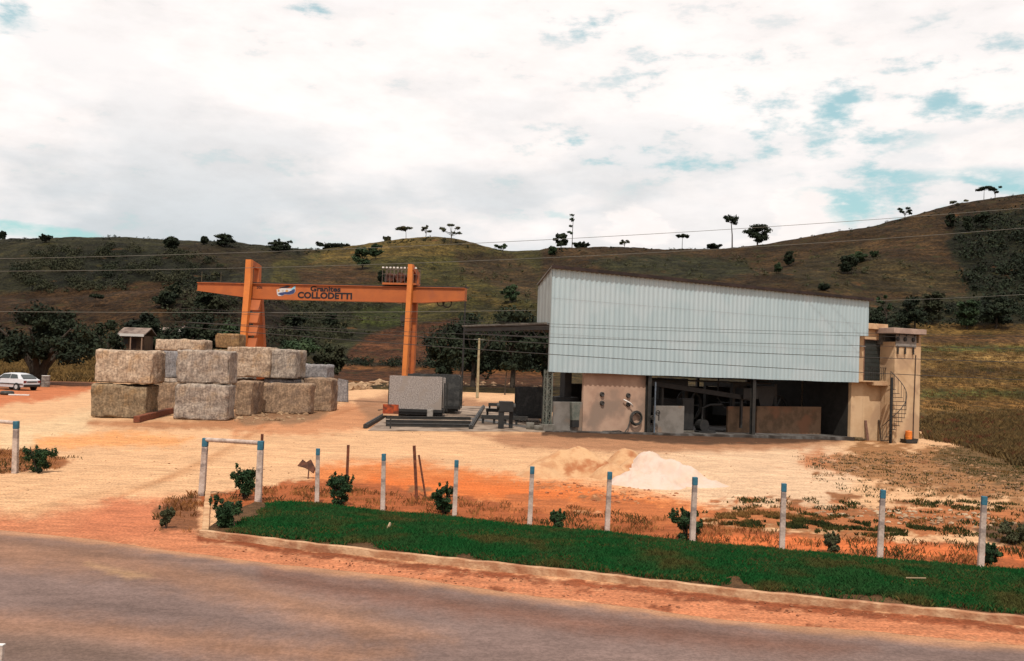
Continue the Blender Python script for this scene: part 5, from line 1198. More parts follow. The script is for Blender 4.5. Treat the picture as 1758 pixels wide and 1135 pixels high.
# ------------------------------------------------------------------ lamp and power poles
p = G(820, 664); d = 66.5+28; q = P(820, 662, 96); t = empty('lamp_pole', (q.x, 96, 0), 0, 'thin pale concrete pole standing alone behind the yard', 'pole')
ztp_ = P(822, 581, 96).z
b = MB(); b.tube([(0, 0, -.1), (0, 0, ztp_)], [.15, .10], 10); b.build('shaft', mat('pole_concrete', albt(206, 190, 152), albt(180, 160, 124), 3), t)
b = MB(); b.bar((-.5, 0, ztp_-.1), (.5, 0, ztp_-.1), .08, .08); b.build('crossarm', greenst, t)
q = P(795, 600, 82); t = empty('dark_pole', (q.x, 82, 0), 0, 'tall black pole at the right tip of the crane girder', 'pole')
zt_ = P(797, 489, 82).z; b = MB(); b.tube([(0, 0, -.1), (.05, 0, zt_)], [.09, .06], 10); b.build('shaft', blackst, t); b = MB(); b.bar((-.35, 0, zt_-.25), (.35, 0, zt_-.25), .08, .1); b.build('crossarm', blackst, t)
# wires crossing the picture
wm = mat('wire_dark', (.025, .022, .02), None, 3, rough=.6); wp = mat('wire_pale', (.10, .095, .08), None, 3, rough=.6)
def wire(pl, pr, dl, dr, rad, m_, label, sag=.3):
    a, c = P(*pl, dl), P(*pr, dr); n = 30; mid = (a+c)/2
    b = MB(); b.tube([(a+(c-a)*i/n)-mid-Vector((0, 0, sag*4*(i/n)*(1-i/n)))+Vector((0, 0, 0)) for i in range(n+1)], rad, 5); o = b.build('power_line', m_, smooth=True); o.location = mid
    tag(o, label, 'wire', 'overhead wires crossing the view'); return o
wire((300, 560), (2200, 668), 38, 40, .013, wm, 'lowest dark wire, crossing the lower edge of the corrugated front', .30)
wire((300, 552), (2200, 632), 38, 40, .013, wm, 'second lowest dark wire across the corrugated front and the tower wall', .28)
wire((300, 552), (2200, 602), 42, 44, .010, wm, 'thin wire just above the second lowest one on the corrugated front', .28)
wire((300, 534), (2200, 588), 42, 44, .008, wm, 'lower of the two close thin wires across the corrugated front', .25)
wire((300, 529), (2200, 583), 42, 44, .008, wm, 'upper of the two close thin wires across the corrugated front', .25)
wire((-300, 531), (920, 533), 55, 55, .013, wp, 'pale wire running just under the orange girder', .15)
wire((-300, 448), (2200, 318), 60, 60, .014, wp, 'pale wire rising to the right over the ridge trees', 1.0)
wire((-300, 465), (2200, 352), 60, 60, .014, wp, 'second pale wire below the ridge, rising to the right', 1.2)
wa = wl(xr, -.2, ztr-.1); q = P(2200, 470, 60)
b = MB(); b.tube([(wa+(q-wa)*i/24)-wa-Vector((0, 0, .25*4*(i/24)*(1-i/24))) for i in range(25)], .012, 5); o = b.build('power_line', wp, smooth=True); o.location = wa; tag(o, 'pale wire leaving the right upper corner of the corrugated front', 'wire', 'overhead wires crossing the view')

# ------------------------------------------------------------------ fence posts and gate frames
pw = mat('whitewash', albt(244, 220, 204), albt(212, 188, 172), 5, 6, .85, .3, 20, c3=albt(168, 150, 142), c3scale=3)
pbm = mat('blue_paint', albt(70, 134, 156), albt(52, 108, 130), 7, 5, .7, .1, 20)
def post_parts(t, w, h, cap, w2=None, par=None):
    w2 = w2 or w*.82
    b = MB(); b.bar((0, 0, -.15), (0, 0, h-cap), w, w, w2=w2*1.02, h2=w2*1.02); b.build('shaft', pw, t, bevel=.008)
    b = MB(); b.bar((0, 0, h-cap+.0), (0, 0, h), w2+.006, w2+.006); b.build('cap', pbm, t, bevel=.006)
posts = [((544, 868), (546, 770), 'first slim white fence post with a blue top, next to the gate frame'),
         ((657, 881), (659, 779), 'second white fence post with a blue top, left of the two rusty stakes'),
         ((780, 891), (784, 790), 'third white fence post, close beside the dark bush near the middle of the lawn'),
         ((909, 907), (914, 801), 'fourth white fence post, in front of the left sand heap'),
         ((1042, 915), (1047, 810), 'fifth white fence post, just left of the white sand heap'),
         ((1188, 938), (1193, 819), 'sixth white fence post, standing before a broad dark bush'),
         ((1342, 950), (1346, 830), 'seventh white fence post, alone between the broad bush and the small one'),
         ((1510, 966), (1516, 841), 'eighth white fence post, right of the smallest bush'),
         ((1683, 981), (1690, 852), 'ninth white fence post, rightmost, with a green bush behind its foot')]
rs = random.Random(11)
for (pb_, pt_, lab) in posts:
    g = G(*pb_); tp = P(pt_[0], pt_[1], g.y); h = tp.z
    t = empty('fence_post', g, rs.uniform(-.15, .15), lab, 'fence post', 'white fence posts along the lawn')
    t.rotation_euler = (rs.uniform(-.012, .012), math.atan2(tp.x-g.x, h), rs.uniform(-.15, .15)); post_parts(t, .112, h, .165)
def gate(pb1, pt1, pb2, pt2, lab, w=.155):
    g1, g2 = G(*pb1), G(*pb2); t1, t2 = P(*pt1, g1.y), P(*pt2, g2.y)
    t = empty('gate_frame', g1, 0, lab, 'gate frame', 'white gate frames either side of the entrance')
    for (g, tp) in ((g1, t1), (g2, t2)):
        b = MB(); o_ = g-g1; top = tp-g1; dv = (top-o_); L_ = dv.length
        k = o_+dv*(1-.22/L_); b.bar(tuple(o_-Vector((0, 0, .2))), tuple(k), w, w, w2=w*.86, h2=w*.86); b.build('post', pw, t, bevel=.012)
        b = MB(); b.bar(tuple(k), tuple(top), w*.9, w*.9); b.build('cap', pbm, t, bevel=.01)
    b = MB(); b.tube([tuple(t1-g1-Vector((0, 0, .04))), tuple(t2-g1-Vector((0, 0, .05)))], .055, 10); b.build('crossbar', pw, t)
    return t
gt = gate((346, 851), (353, 752), (443, 866), (448, 757), 'white gate frame with blue post tops and a crossbar, left of the lawn')
b = MB(); g2 = P(448, 757, G(443, 866).y); b.tube([(0, .1, -1.4), (0, .1, .16)], .035, 8); o = b.build('rusty_bar', mat('rust', albt(140, 76, 50), albt(100, 56, 40), 6)); o.location = (g2.x, g2.y, g2.z); tag(o, 'rusty bar end showing above the right post of the middle gate frame', 'stake')
gate((-66, 806), (-64, 716), (26, 812), (28, 723), 'white gate frame at the left edge, its crossbar leaving the picture')
# near post at the lower left corner
q = P(3, 1108, 11.0); b = MB(); t = empty('marker_post', (q.x-.02, 11.0, 0), 0, 'top of a small white roadside post in the lower left corner', 'post')
b.bar((0, 0, -.1), (0, 0, q.z), .085, .06); b.build('shaft', pw, t, bevel=.006); b = MB(); b.box(-.046, .046, -.033, .033, q.z, q.z+.012); b.build('cap', whitep, t)
# rusty stakes
rust = mat('rusty_stake', albt(150, 88, 60), albt(106, 62, 46), 7, 5, .9, .3, 20)
for (pb_, pt_, w, lab) in (((595, 838), (598, 764), .07, 'rusty stake standing behind the bush nearest the gate frame'), ((716, 858), (711, 765), .075, 'thick rusty stake, left of the pair near the middle of the fence'), ((732, 854), (719, 781), .05, 'thin leaning rusty stake, right of the pair near the middle of the fence')):
    g = G(*pb_); tp = P(*pt_, g.y); b = MB(); b.bar((0, 0, -.1), tuple(tp-g), w, w); o = b.build('stake', rust, bevel=.006); o.location = g; tag(o, lab, 'stake')
# bent rusty sheet by the first post
g = G(522, 822); q = P(522, 808, g.y)
t = MB(); n = 8
P0 = [(-.26, .10), (-.13, .30), (0, .22), (.12, .31), (.30, .05), (.25, -.10), (.10, .0), (-.06, .06)]
t.prism([(x*1.0, z+.28) for x, z in P0], -.02, .06); t.tube([(.1, .03, .3), (.12, .03, 0)], .02, 6); o = t.build('bent_sheet', mat('rusty_sheet', albt(128, 80, 58), albt(84, 54, 42), 6)); o.location = (q.x, g.y, 0); o.rotation_euler = (R(-20), 0, R(-10)); tag(o, 'crumpled rusty brown sheet stuck on a stub left of the first fence post', 'scrap sheet')
# scraps on the lawn and road side
for (px_, py_, r_, lab) in ((675, 920, .10, 'small pale scrap of paper on the lawn below the second fence post'), (1572, 1017, .16, 'pale twig lying on the lawn towards the right')):
    g = G(px_, py_); b = MB(); b.bar((-r_, 0, .25), (r_, .05, .27), .016 if r_ > .12 else .03, .016 if r_ > .12 else .05); o = b.build('scrap' if r_ < .12 else 'twig', mat('pale_scrap'+str(px_), albt(206, 176, 140), None, 3)); o.location = (g.x, g.y, -.02); o.rotation_euler = (0, R(-30 if r_ < .12 else 0), R(60 if r_ < .12 else -20)); tag(o, lab, 'litter' if r_ < .12 else 'twig')

# ------------------------------------------------------------------ sand heaps
def heap(name, lumps, m_, label, res=.045, seed=0, rough_=.05):
    xs = [l[0] for l in lumps]; ys = [l[1] for l in lumps]; rm_ = max(l[2] for l in lumps)*1.5
    x0, x1, y0, y1 = min(xs)-rm_, max(xs)+rm_, min(ys)-rm_, max(ys)+rm_
    nx_, ny_ = int((x1-x0)/res), int((y1-y0)/res); X, Y = np.meshgrid(np.linspace(x0, x1, nx_), np.linspace(y0, y1, ny_))
    Z = np.zeros_like(X)
    wx = (fbm(X*1.1+seed, Y*1.1+4, 3)-.5)*.9; wy = (fbm(X*1.1+seed+30, Y*1.1+14, 3)-.5)*.9
    for (cx_, cy_, r, h) in lumps:
        dd_ = np.hypot(X+wx*r*.5-cx_, Y+wy*r*.5-cy_)/r; hh_ = h*np.maximum(0, 1-dd_**2*.9)**1.7; Z = (Z**3+np.maximum(0, hh_)**3)**(1/3.)
    Z = Z+(fbm(X*3.5+seed, Y*3.5, 4)-.5)*rough_*2.2*npsst(0, .25, Z)+(fbm(X*11+seed, Y*11, 3)-.5)*rough_*.8*npsst(0, .2, Z)-.03
    ox, oy = float(np.mean(xs)), float(np.mean(ys))
    me = bpy.data.meshes.new(name); vs = np.stack([X-ox, Y-oy, Z+zg(ox, oy)], -1).reshape(-1, 3)
    i = np.arange((ny_-1)*(nx_-1)); r_, c_ = i//(nx_-1), i % (nx_-1); a = r_*nx_+c_; q = np.stack([a, a+1, a+nx_+1, a+nx_], -1)
    zz = Z.ravel()[q].max(1) > -.025; q = q[zz]
    me.from_pydata(vs.tolist(), [], q.tolist()); me.materials.append(m_); me.polygons.foreach_set('use_smooth', [True]*len(me.polygons))
    bm = bmesh.new(); bm.from_mesh(me); bmesh.ops.delete(bm, geom=[v for v in bm.verts if not v.link_faces], context='VERTS'); bm.to_mesh(me); bm.free()
    o = bpy.data.objects.new(name, me); C.objects.link(o); o.location = (ox, oy, 0); tag(o, label, 'sand heap'); return o
sandm = mat('heap_sand', albt(246, 196, 146), albt(226, 168, 120), 2.2, 6, .95, .7, 12, c3=albt(202, 130, 84), c3scale=1.1, c3lo=.54, c3hi=.66)
whitem = mat('heap_white_powder', albt(255, 226, 208), albt(250, 218, 194), 1.6, 5, .95, .3, 14)
def L_(px, py, r, h): g = G(px, py); return (g.x, g.y, r, h)
heap('sand_heap', [L_(985, 812, 1.35, .86), L_(945, 812, 1.1, .62), L_(1015, 814, 1.2, .66), L_(925, 816, .8, .4)], sandm, 'broad low heap of orange sand behind the fourth fence post', seed=2)
heap('sand_heap', [L_(1070, 812, 1.0, .88), L_(1048, 820, .95, .5), L_(1090, 818, .9, .6)], sandm, 'smaller peaked heap of orange sand touching the white one', seed=8)
heap('white_heap', [L_(1110, 820, 1.0, .88), L_(1142, 824, .85, .70), L_(1168, 826, .95, .56), L_(1098, 832, 1.1, .42), L_(1135, 834, .9, .36), L_(1205, 832, .9, .20)], whitem, 'bright white powder heap behind the fence', seed=5, rough_=.10)

# ------------------------------------------------------------------ car at the left edge
def car():
    g = G(34, 670); k = g.y; yaw = R(180-24)
    t = empty('parked_car', (P(22, 660, k+.3).x, k+.6, 0), yaw, 'silver white hatchback parked under the big tree at the left edge', 'car')
    pm = mat('car_paint', (.50, .51, .53), (.46, .47, .49), 2, rough=.35, spec=.6); gm_ = mat('car_glass', (.012, .02, .02), None, 3, rough=.12, spec=.8); bkm = mat('car_trim', (.015, .015, .015), None, 3, rough=.6)
    # local: +x forward, +y left.  station x, half widths and heights
    S = [(-1.98, .70, .38, .60, .66), (-1.93, .79, .30, .86, .74), (-1.70, .82, .28, .92, .93), (-1.25, .83, .26, .93, 1.27), (-.75, .83, .25, .92, 1.38), (0, .83, .25, .91, 1.40), (.55, .83, .25, .90, 1.33), (1.05, .83, .26, .90, .98), (1.5, .81, .27, .86, .90), (1.88, .76, .32, .74, .78), (1.98, .66, .40, .60, .62)]
    b = MB(); n = len(S)
    for (x, w, zb_, zs, zr) in S:
        rw = w*.74 if zr > 1.0 else w*.90
        b.v += [(x, -w*.94, zb_), (x, -w, (zb_+zs)/2), (x, -w*.97, zs), (x, -rw, max(zr-.04, zs)), (x, -rw*.6, max(zr, zs)), (x, rw*.6, max(zr, zs)), (x, rw, max(zr-.04, zs)), (x, w*.97, zs), (x, w, (zb_+zs)/2), (x, w*.94, zb_)]
    for i in range(n-1):
        for j in range(9): b.f.append((i*10+j, (i+1)*10+j, (i+1)*10+j+1, i*10+j+1))
        b.f.append((i*10+9, (i+1)*10+9, (i+1)*10, i*10))
    b.f.append(tuple(range(10))); b.f.append(tuple(reversed(range((n-1)*10, n*10)))); b.build('body', pm, t, smooth=False)
    for s in (-1, 1):
        def quad(pts, nm, m_):
            b = MB(); o_ = [Vector((x, s*y, z)) for x, y, z in pts]; nv = Vector((0, s*.012, .004)); b.add([p+nv for p in o_]+[p-nv for p in o_], [(0, 1, 2, 3), (7, 6, 5, 4), (0, 4, 5, 1), (1, 5, 6, 2), (2, 6, 7, 3), (3, 7, 4, 0)]); return b.build(nm, m_, t)
        quad([(-1.32, .785, .95), (-.42, .805, .95), (-.42, .655, 1.30), (-1.02, .650, 1.27)], 'side_window', gm_)
        quad([(-.34, .805, .95), (.86, .790, .94), (.50, .655, 1.26), (-.34, .655, 1.31)], 'side_window', gm_)
        b = MB(); b.box(-1.9, 1.9, s*.835-.012, s*.835+.012, .50, .56); b.build('side_trim', bkm, t)
        b = MB(); b.box(.62, .78, s*.90-.06, s*.90+.06, .95, 1.06); b.build('mirror', bkm, t, bevel=.015)
        b = MB(); b.box(-1.985, -1.93, s*.66-.13, s*.66+.13, .62, .80); b.build('tail_light', mat('tail_red', (.12, .012, .01), None, 3, rough=.3), t, bevel=.01)
        b = MB(); b.box(1.86, 1.97, s*.55-.14, s*.55+.14, .56, .68); b.build('headlight', mat('lamp_glass', (.5, .5, .5), None, 3, rough=.2), t, bevel=.01)
        for x in (-1.22, 1.25):
            b = MB(); b.tube([(x, s*.70, .29), (x, s*.86, .29)], .33, 22); b.build('wheel_arch', bkm, t)
            b = MB(); b.tube([(x, s*.68, .29), (x, s*.872, .29)], .285, 22); wh = b.build('wheel', mat('tyre', (.02, .02, .02), None, 3), t); b = MB(); b.tube([(x, s*.86, .29), (x, s*.885, .29)], .17, 14); b.build('rim', mat('rim_grey', (.35, .35, .35), None, 3, rough=.4), wh)
    b = MB(); o_ = [(-1.72, -.62, .97), (-1.72, .62, .97), (-1.27, .52, 1.26), (-1.27, -.52, 1.26)]; b.add([(x-.02, y, z+.02) for x, y, z in o_]+[(x+.03, y, z-.03) for x, y, z in o_], [(0, 1, 2, 3), (7, 6, 5, 4), (0, 4, 5, 1), (1, 5, 6, 2), (2, 6, 7, 3), (3, 7, 4, 0)]); b.build('rear_window', gm_, t)
    b = MB(); o_ = [(1.02, -.66, 1.0), (1.02, .66, 1.0), (.60, .54, 1.31), (.60, -.54, 1.31)]; b.add([(x+.02, y, z+.02) for x, y, z in o_]+[(x-.03, y, z-.03) for x, y, z in o_], [(3, 2, 1, 0), (4, 5, 6, 7), (0, 1, 5, 4), (1, 2, 6, 5), (2, 3, 7, 6), (3, 0, 4, 7)]); b.build('windscreen', gm_, t)
    b = MB(); b.box(-2.04, -1.90, -.78, .78, .30, .50); b.box(-1.99, -1.94, -.5, .5, .62, .76); b.build('rear_bumper', bkm, t, bevel=.03)
    b = MB(); b.box(1.90, 2.04, -.76, .76, .30, .50); b.build('front_bumper', bkm, t, bevel=.03)
car()
g = G(78, 664); t = empty('white_barrel', (g.x, g.y, 0), 0, 'pale dented barrel standing just right of the parked car', 'barrel')
b = MB(); b.tube([(0, 0, 0), (0, 0, .30), (0, 0, .33), (0, 0, .36), (0, 0, .62), (0, 0, .65), (0, 0, .68), (0, 0, .98)], [.36, .36, .385, .36, .36, .385, .36, .35], 18); b.build('body', mat('pale_drum', albt(176, 164, 154), albt(128, 118, 110), 4), t); b = MB(); b.torus((0, 0, .98), .345, .02, 'z', 18, 6); b.build('rim', whitep, t)
g = G(12, 678); b = MB(); b.torus((0, 0, .14), .34, .15, 'z', 20, 8); o = b.build('old_tyre', rub, smooth=True); o.location = g; tag(o, 'black old tyre lying on the orange ground in front of the parked car', 'tyre')
g = G(27, 679); b = MB(); b.bar((-.5, 0, .05), (.9, .2, .06), .22, .08); o = b.build('board', whitep); o.location = g; tag(o, 'pale board on the ground beside the old tyre', 'board')

# ------------------------------------------------------------------ little house behind the pile
def house(px0, px1, pyr, pye, pyb, d, label, wallc):
    a, c = P(px0, pye, d), P(px1, pye, d); w = c.x-a.x; ze = a.z-.1; zr = P(px0, pyr, d).z; zb_ = P(px0, pyb, d).z-.6
    t = empty('small_house', ((a.x+c.x)/2, d, zb_), 0, label, 'house'); h = ze-zb_; W_ = w*.82; D_ = 3.4
    b = MB(); b.box(-W_/2, W_/2, 0, .2, 0, h); b.box(-W_/2, W_/2, D_-.2, D_, 0, h); b.box(-W_/2, -W_/2+.2, .2, D_-.2, 0, h); b.box(W_/2-.2, W_/2, .2, D_-.2, 0, h); b.build('wall', wallc, t)
    rz_ = (zr-ze)
    b = MB(); b.hexa([(-w/2, -1.0, h-.05), (w/2, -1.0, h-.05), (w/2, D_*.5, h+rz_), (-w/2, D_*.5, h+rz_), (-w/2, -1.0, h+.1), (w/2, -1.0, h+.1), (w/2, D_*.5, h+rz_+.15), (-w/2, D_*.5, h+rz_+.15)])
    b.hexa([(-w/2, D_*.5, h+rz_), (w/2, D_*.5, h+rz_), (w/2, D_+.5, h), (-w/2, D_+.5, h), (-w/2, D_*.5, h+rz_+.15), (w/2, D_*.5, h+rz_+.15), (w/2, D_+.5, h+.15), (-w/2, D_+.5, h+.15)])
    b.build('roof', mat('old_tin_roof', albt(168, 146, 132), albt(110, 90, 80), .8, 5, .8), t)
    b = MB(); b.box(-w/2, w/2, -1.06, -1.0, h-.12, h+.22); b.build('eaves_board', mat('white_eaves', albt(240, 232, 224), None, 3), t)
    b = MB(); b.box(-.2, .5, -.04, 0, .1, h*.75); b.build('door', mat('door_dark', albt(70, 50, 40), None, 3), t)
    b = MB(); b.box(-W_*.38, -W_*.2, -.04, 0, h*.4, h*.75); b.build('window', blackst, t)
    for x in (-w*.32, w*.02, w*.42): b = MB(); b.bar((x, -.85, 0), (x, -.85, h), .14, .14); b.build('porch_post', mat('porch_post', albt(176, 140, 116), None, 3), t)
house(204, 252, 563, 574, 592, 132, 'small farm house with a white edged roof among the trees at the left', mat('house_wall', albt(120, 90, 66), albt(90, 66, 50), 1, 5))
house(272, 284, 563, 567, 580, 150, 'tiny white roofed hut behind the trees just right of the farm house', mat('hut_wall', albt(90, 74, 60), None, 1))
house(310, 326, 560, 567, 582, 152, 'second tiny pale roofed hut in the dark trees left of the crane', mat('hut_wall2', albt(100, 84, 70), None, 1))
# ------------------------------------------------------------------ vegetation
leafm = {
 'dark': mat('leaf_dark', (.020, .036, .016), (.034, .052, .022), .6, 3, .8, c3=(.012, .022, .010), c3scale=.4, spec=.15),
 'green': mat('leaf_green', (.014, .034, .013), (.030, .056, .018), 1.8, 3, .8, c3=(.008, .016, .008), c3scale=1.6, spec=.15),
 'olive': mat('leaf_olive', (.050, .052, .024), (.034, .038, .018), .6, 3, .8, c3=(.07, .06, .03), c3scale=.4, spec=.15),
 'black': mat('leaf_blackish', (.014, .020, .012), (.022, .028, .015), .6, 3, .85, c3=(.010, .013, .009), c3scale=.3, spec=.1),
 'scrub': mat('leaf_scrub', (.024, .028, .015), (.036, .036, .020), .15, 4, .85, c3=(.015, .019, .011), c3scale=.06, spec=.1),
}
barkm = mat('bark', (.05, .038, .028), (.032, .024, .018), 4, 5, .95)
barkp = mat('bark_pale', (.13, .11, .09), (.08, .065, .05), 4, 5, .95)
def leaf_mesh(name, clumps, leaf, m_, seed=0, dens=1.0):
    """clumps: (x, y, z, rx, rz, n); many small leaf faces on and inside each clump"""
    g = np.random.RandomState(seed); V_ = []
    for (x, y, z, rx, rz, n) in clumps:
        n = int(n*dens); u = g.normal(size=(n, 3)); u /= np.linalg.norm(u, axis=1)[:, None]+1e-9
        r = g.rand(n)**.45; r = r*(1+.35*(g.rand(n)-.5))
        c = np.stack([x+u[:, 0]*r*rx, y+u[:, 1]*r*rx, z+u[:, 2]*r*rz], -1)
        a = g.normal(size=(n, 3)); a /= np.linalg.norm(a, axis=1)[:, None]; nrm = u*.8+g.normal(size=(n, 3))*.6+np.array([0, 0, .35]); nrm /= np.linalg.norm(nrm, axis=1)[:, None]
        t1 = np.cross(nrm, a); t1 /= np.linalg.norm(t1, axis=1)[:, None]+1e-9; t2 = np.cross(nrm, t1); s = (leaf*(.55+.9*g.rand(n)))[:, None]
        V_.append(np.stack([c-t1*s*.5, c-t2*s*.32, c+t1*s*.62, c+t2*s*.32], 1))
    v = np.concatenate(V_).astype(np.float32); n = len(v); me = bpy.data.meshes.new(name); me.vertices.add(n*4); me.vertices.foreach_set('co', v.ravel())
    me.loops.add(n*4); me.loops.foreach_set('vertex_index', np.arange(n*4, dtype=np.int32)); me.polygons.add(n); me.polygons.foreach_set('loop_start', np.arange(0, n*4, 4, dtype=np.int32)); me.polygons.foreach_set('loop_total', np.full(n, 4, np.int32)); me.update(); me.validate(); me.materials.append(m_)
    return me
def make_tree(style, seed, h, w, leafkey, leaf, bark=barkm):
    """prototype (crown mesh, trunk mesh) for a tree h high and w wide, foot at the origin"""
    rs = random.Random(seed); cl = []; b = MB()
    if style == 'round':
        c0 = h*.57; tr = h*.035
        for _ in range(22):
            a = rs.random()*6.28; r = w*.40*math.sqrt(rs.random()); z = c0+h*.35*(rs.random()*2-1); k = 1-.5*abs(z-c0)/(h*.36)
            cl.append((r*math.cos(a)*k*1.05, r*math.sin(a)*k, z, w*rs.uniform(.10, .20), h*rs.uniform(.07, .14), 160))
        b.tube([(0, 0, -.3), (w*.01, 0, h*.25), (-w*.02, .0, h*.5), (0, 0, h*.75)], [tr, tr*.8, tr*.55, tr*.2], 8)
        for k in range(5):
            a = k*1.3+rs.random(); b.tube([(0, 0, h*.3+.04*h*k), (w*.15*math.cos(a), w*.15*math.sin(a), h*.5), (w*.3*math.cos(a), w*.3*math.sin(a), h*.68)], [tr*.45, tr*.3, tr*.1], 6)
    elif style == 'umbrella':
        tr = h*.022; lean = rs.uniform(-.06, .06)*h
        for _ in range(9):
            a = rs.random()*6.28; r = w*.40*math.sqrt(rs.random()); cl.append((lean+r*math.cos(a), r*math.sin(a)*.8, h*(.80+.16*rs.random()-.10*r/w), w*rs.uniform(.11, .19), h*rs.uniform(.05, .085), 90))
        b.tube([(0, 0, -.3), (lean*.2, 0, h*.4), (lean, 0, h*.8)], [tr, tr*.8, tr*.5], 7)
        for k in range(6):
            a = k*1.05; b.tube([(lean*.9, 0, h*.74), (lean+w*.2*math.cos(a), w*.2*math.sin(a), h*.83), (lean+w*.36*math.cos(a), w*.36*math.sin(a), h*.88)], [tr*.4, tr*.3, tr*.12], 5)
    elif style == 'sparse':
        tr = h*.03
        for k in range(8):
            a = rs.random()*6.28; r = w*(.15+.30*rs.random()); z = h*(.5+.45*rs.random()); cl.append((r*math.cos(a), r*math.sin(a), z, w*rs.uniform(.07, .14), h*rs.uniform(.04, .08), 70)); b.tube([(0, 0, h*.3+.03*h*k), (r*.5*math.cos(a), r*.5*math.sin(a), z*.8), (r*math.cos(a), r*math.sin(a), z)], [tr*.5, tr*.35, tr*.15], 5)
        b.tube([(0, 0, -.3), (.02*w, 0, h*.3), (0, 0, h*.6)], [tr, tr*.8, tr*.4], 7)
    elif style == 'pole':
        tr = h*.014
        for z, s_ in ((.98, .18), (.86, .20), (.82, .10), (.66, .16), (.48, .16), (.44, .10)):
            cl.append((w*rs.uniform(-.25, .25), w*rs.uniform(-.1, .1), h*z, w*s_, h*.035, 40))
        b.tube([(0, 0, -.3), (0, 0, h*.5), (w*.03, 0, h)], [tr, tr*.8, tr*.3], 6)
    elif style == 'bush':
        for _ in range(20):
            a = rs.random()*6.28; z = rs.random()**.8; r = w*.40*math.sqrt(rs.random())*(.55+.45*z); cl.append((r*math.cos(a), r*math.sin(a), h*(.12+.66*z), w*rs.uniform(.09, .17), h*rs.uniform(.08, .16), 200))
        for _ in range(9):
            a = rs.random()*6.28; r = w*rs.uniform(.12, .46); cl.append((r*math.cos(a), r*math.sin(a), h*rs.uniform(.62, .97), w*rs.uniform(.03, .06), h*rs.uniform(.06, .13), 45))
        for k in range(6):
            a = k*1.05+rs.random(); b.tube([(0, 0, -.05), (w*.1*math.cos(a), w*.1*math.sin(a), h*.3), (w*.28*math.cos(a), w*.28*math.sin(a), h*rs.uniform(.6, .95))], [w*.02, w*.015, w*.006], 5)
    elif style == 'spread':
        tr = h*.05
        for _ in range(70):
            a = rs.random()*6.28; r = w*.46*math.sqrt(rs.random()); q_ = (r/(w*.5))**2; z = h*(.36+.56*rs.random()*(1-q_*.75)-.10*q_); cl.append((r*math.cos(a), r*math.sin(a)*.7, z, w*rs.uniform(.07, .12), h*rs.uniform(.06, .11), 230))
        for k in range(7):
            a = k*.9+.3; b.tube([(.12*math.cos(a), .12*math.sin(a), -.3), (w*.05*math.cos(a), w*.05*math.sin(a), h*.2), (w*.18*math.cos(a), w*.13*math.sin(a), h*.45), (w*.36*math.cos(a), w*.25*math.sin(a), h*.66)], [tr, tr*.8, tr*.5, tr*.15], 7)
    cm = leaf_mesh('crown', cl, leaf, leafm[leafkey], seed); o = b.build('trunk', bark); tm = o.data; bpy.data.objects.remove(o)
    return cm, tm
protos = {}
def plant(pxc, pyt, pyb, wpx, style, leafkey, label, cat='tree', name=None, d=None, ground_=False, group=None, seed=None, bark=barkm, leafs=None, dz=0.0):
    """stand a tree so that its foot is at (pxc, pyb) and its top at pyt"""
    if ground_: g = G(pxc, pyb)
    elif d: g = P(pxc, pyb, d); g.z = zg(g.x, g.y) if d < 112 else hill_z(g.x, g.y)
    else: g = H(pxc, pyb)
    k = FPX/g.y; h = (pyb-pyt)/k+ (g.z-P(pxc, pyb, g.y).z)*0; h = max(.3, P(pxc, pyt, g.y).z-g.z); w = wpx/k
    sd = seed if seed is not None else int(pxc*3+pyt) % 97
    leaf = leafs or max(.055, h*.05)
    cm, tm = make_tree(style, sd, h, w, leafkey, leaf, bark)
    nm = name or ('tree' if cat == 'tree' else 'bush')
    t = empty(nm, g, 0, label, cat, group)
    for q, m_ in (('crown', cm), ('trunk' if cat == 'tree' else 'stem', tm)):
        o = bpy.data.objects.new(q, m_); C.objects.link(o); o.parent = t
    return t
# garden bushes by the fence
for (px_, pt_, pb_, w_, lk, lab) in (
    (65, 762, 812, 52, 'green', 'dark green bush beside the left gate frame'),
    (419, 797, 858, 46, 'green', 'dense dark green bush inside the middle gate frame'),
    (583, 808, 868, 44, 'green', 'tall dark green bush in front of the first rusty stake'),
    (761, 829, 886, 42, 'green', 'dark green bush left of the third fence post'),
    (957, 875, 909, 30, 'green', 'small green bush between the fourth and fifth fence posts'),
    (1180, 872, 931, 56, 'green', 'broad dark bush behind the sixth fence post'),
    (1429, 914, 950, 30, 'olive', 'smallest bush, greyish, between the seventh and eighth fence posts'),
    (1700, 934, 974, 36, 'green', 'dark green bush behind the foot of the ninth fence post')):
    plant(px_, pt_, pb_, w_*1.18, 'bush', lk, lab, 'bush', ground_=True, group='bushes planted along the fence', leafs=.05)
plant(386, 852, 914, 62, 'bush', 'green', 'loose leafy shrub growing in the left end of the lawn', 'bush', 'shrub', ground_=True, leafs=.06)
plant(1742, 896, 934, 60, 'bush', 'olive', 'dry brownish bush at the right edge behind the last post', 'bush', 'shrub', ground_=True, leafs=.05)
plant(285, 868, 908, 30, 'bush', 'olive', 'low scruffy brown weed clump left of the pale kerb end', 'weed clump', 'weed_clump', ground_=True, leafs=.04)

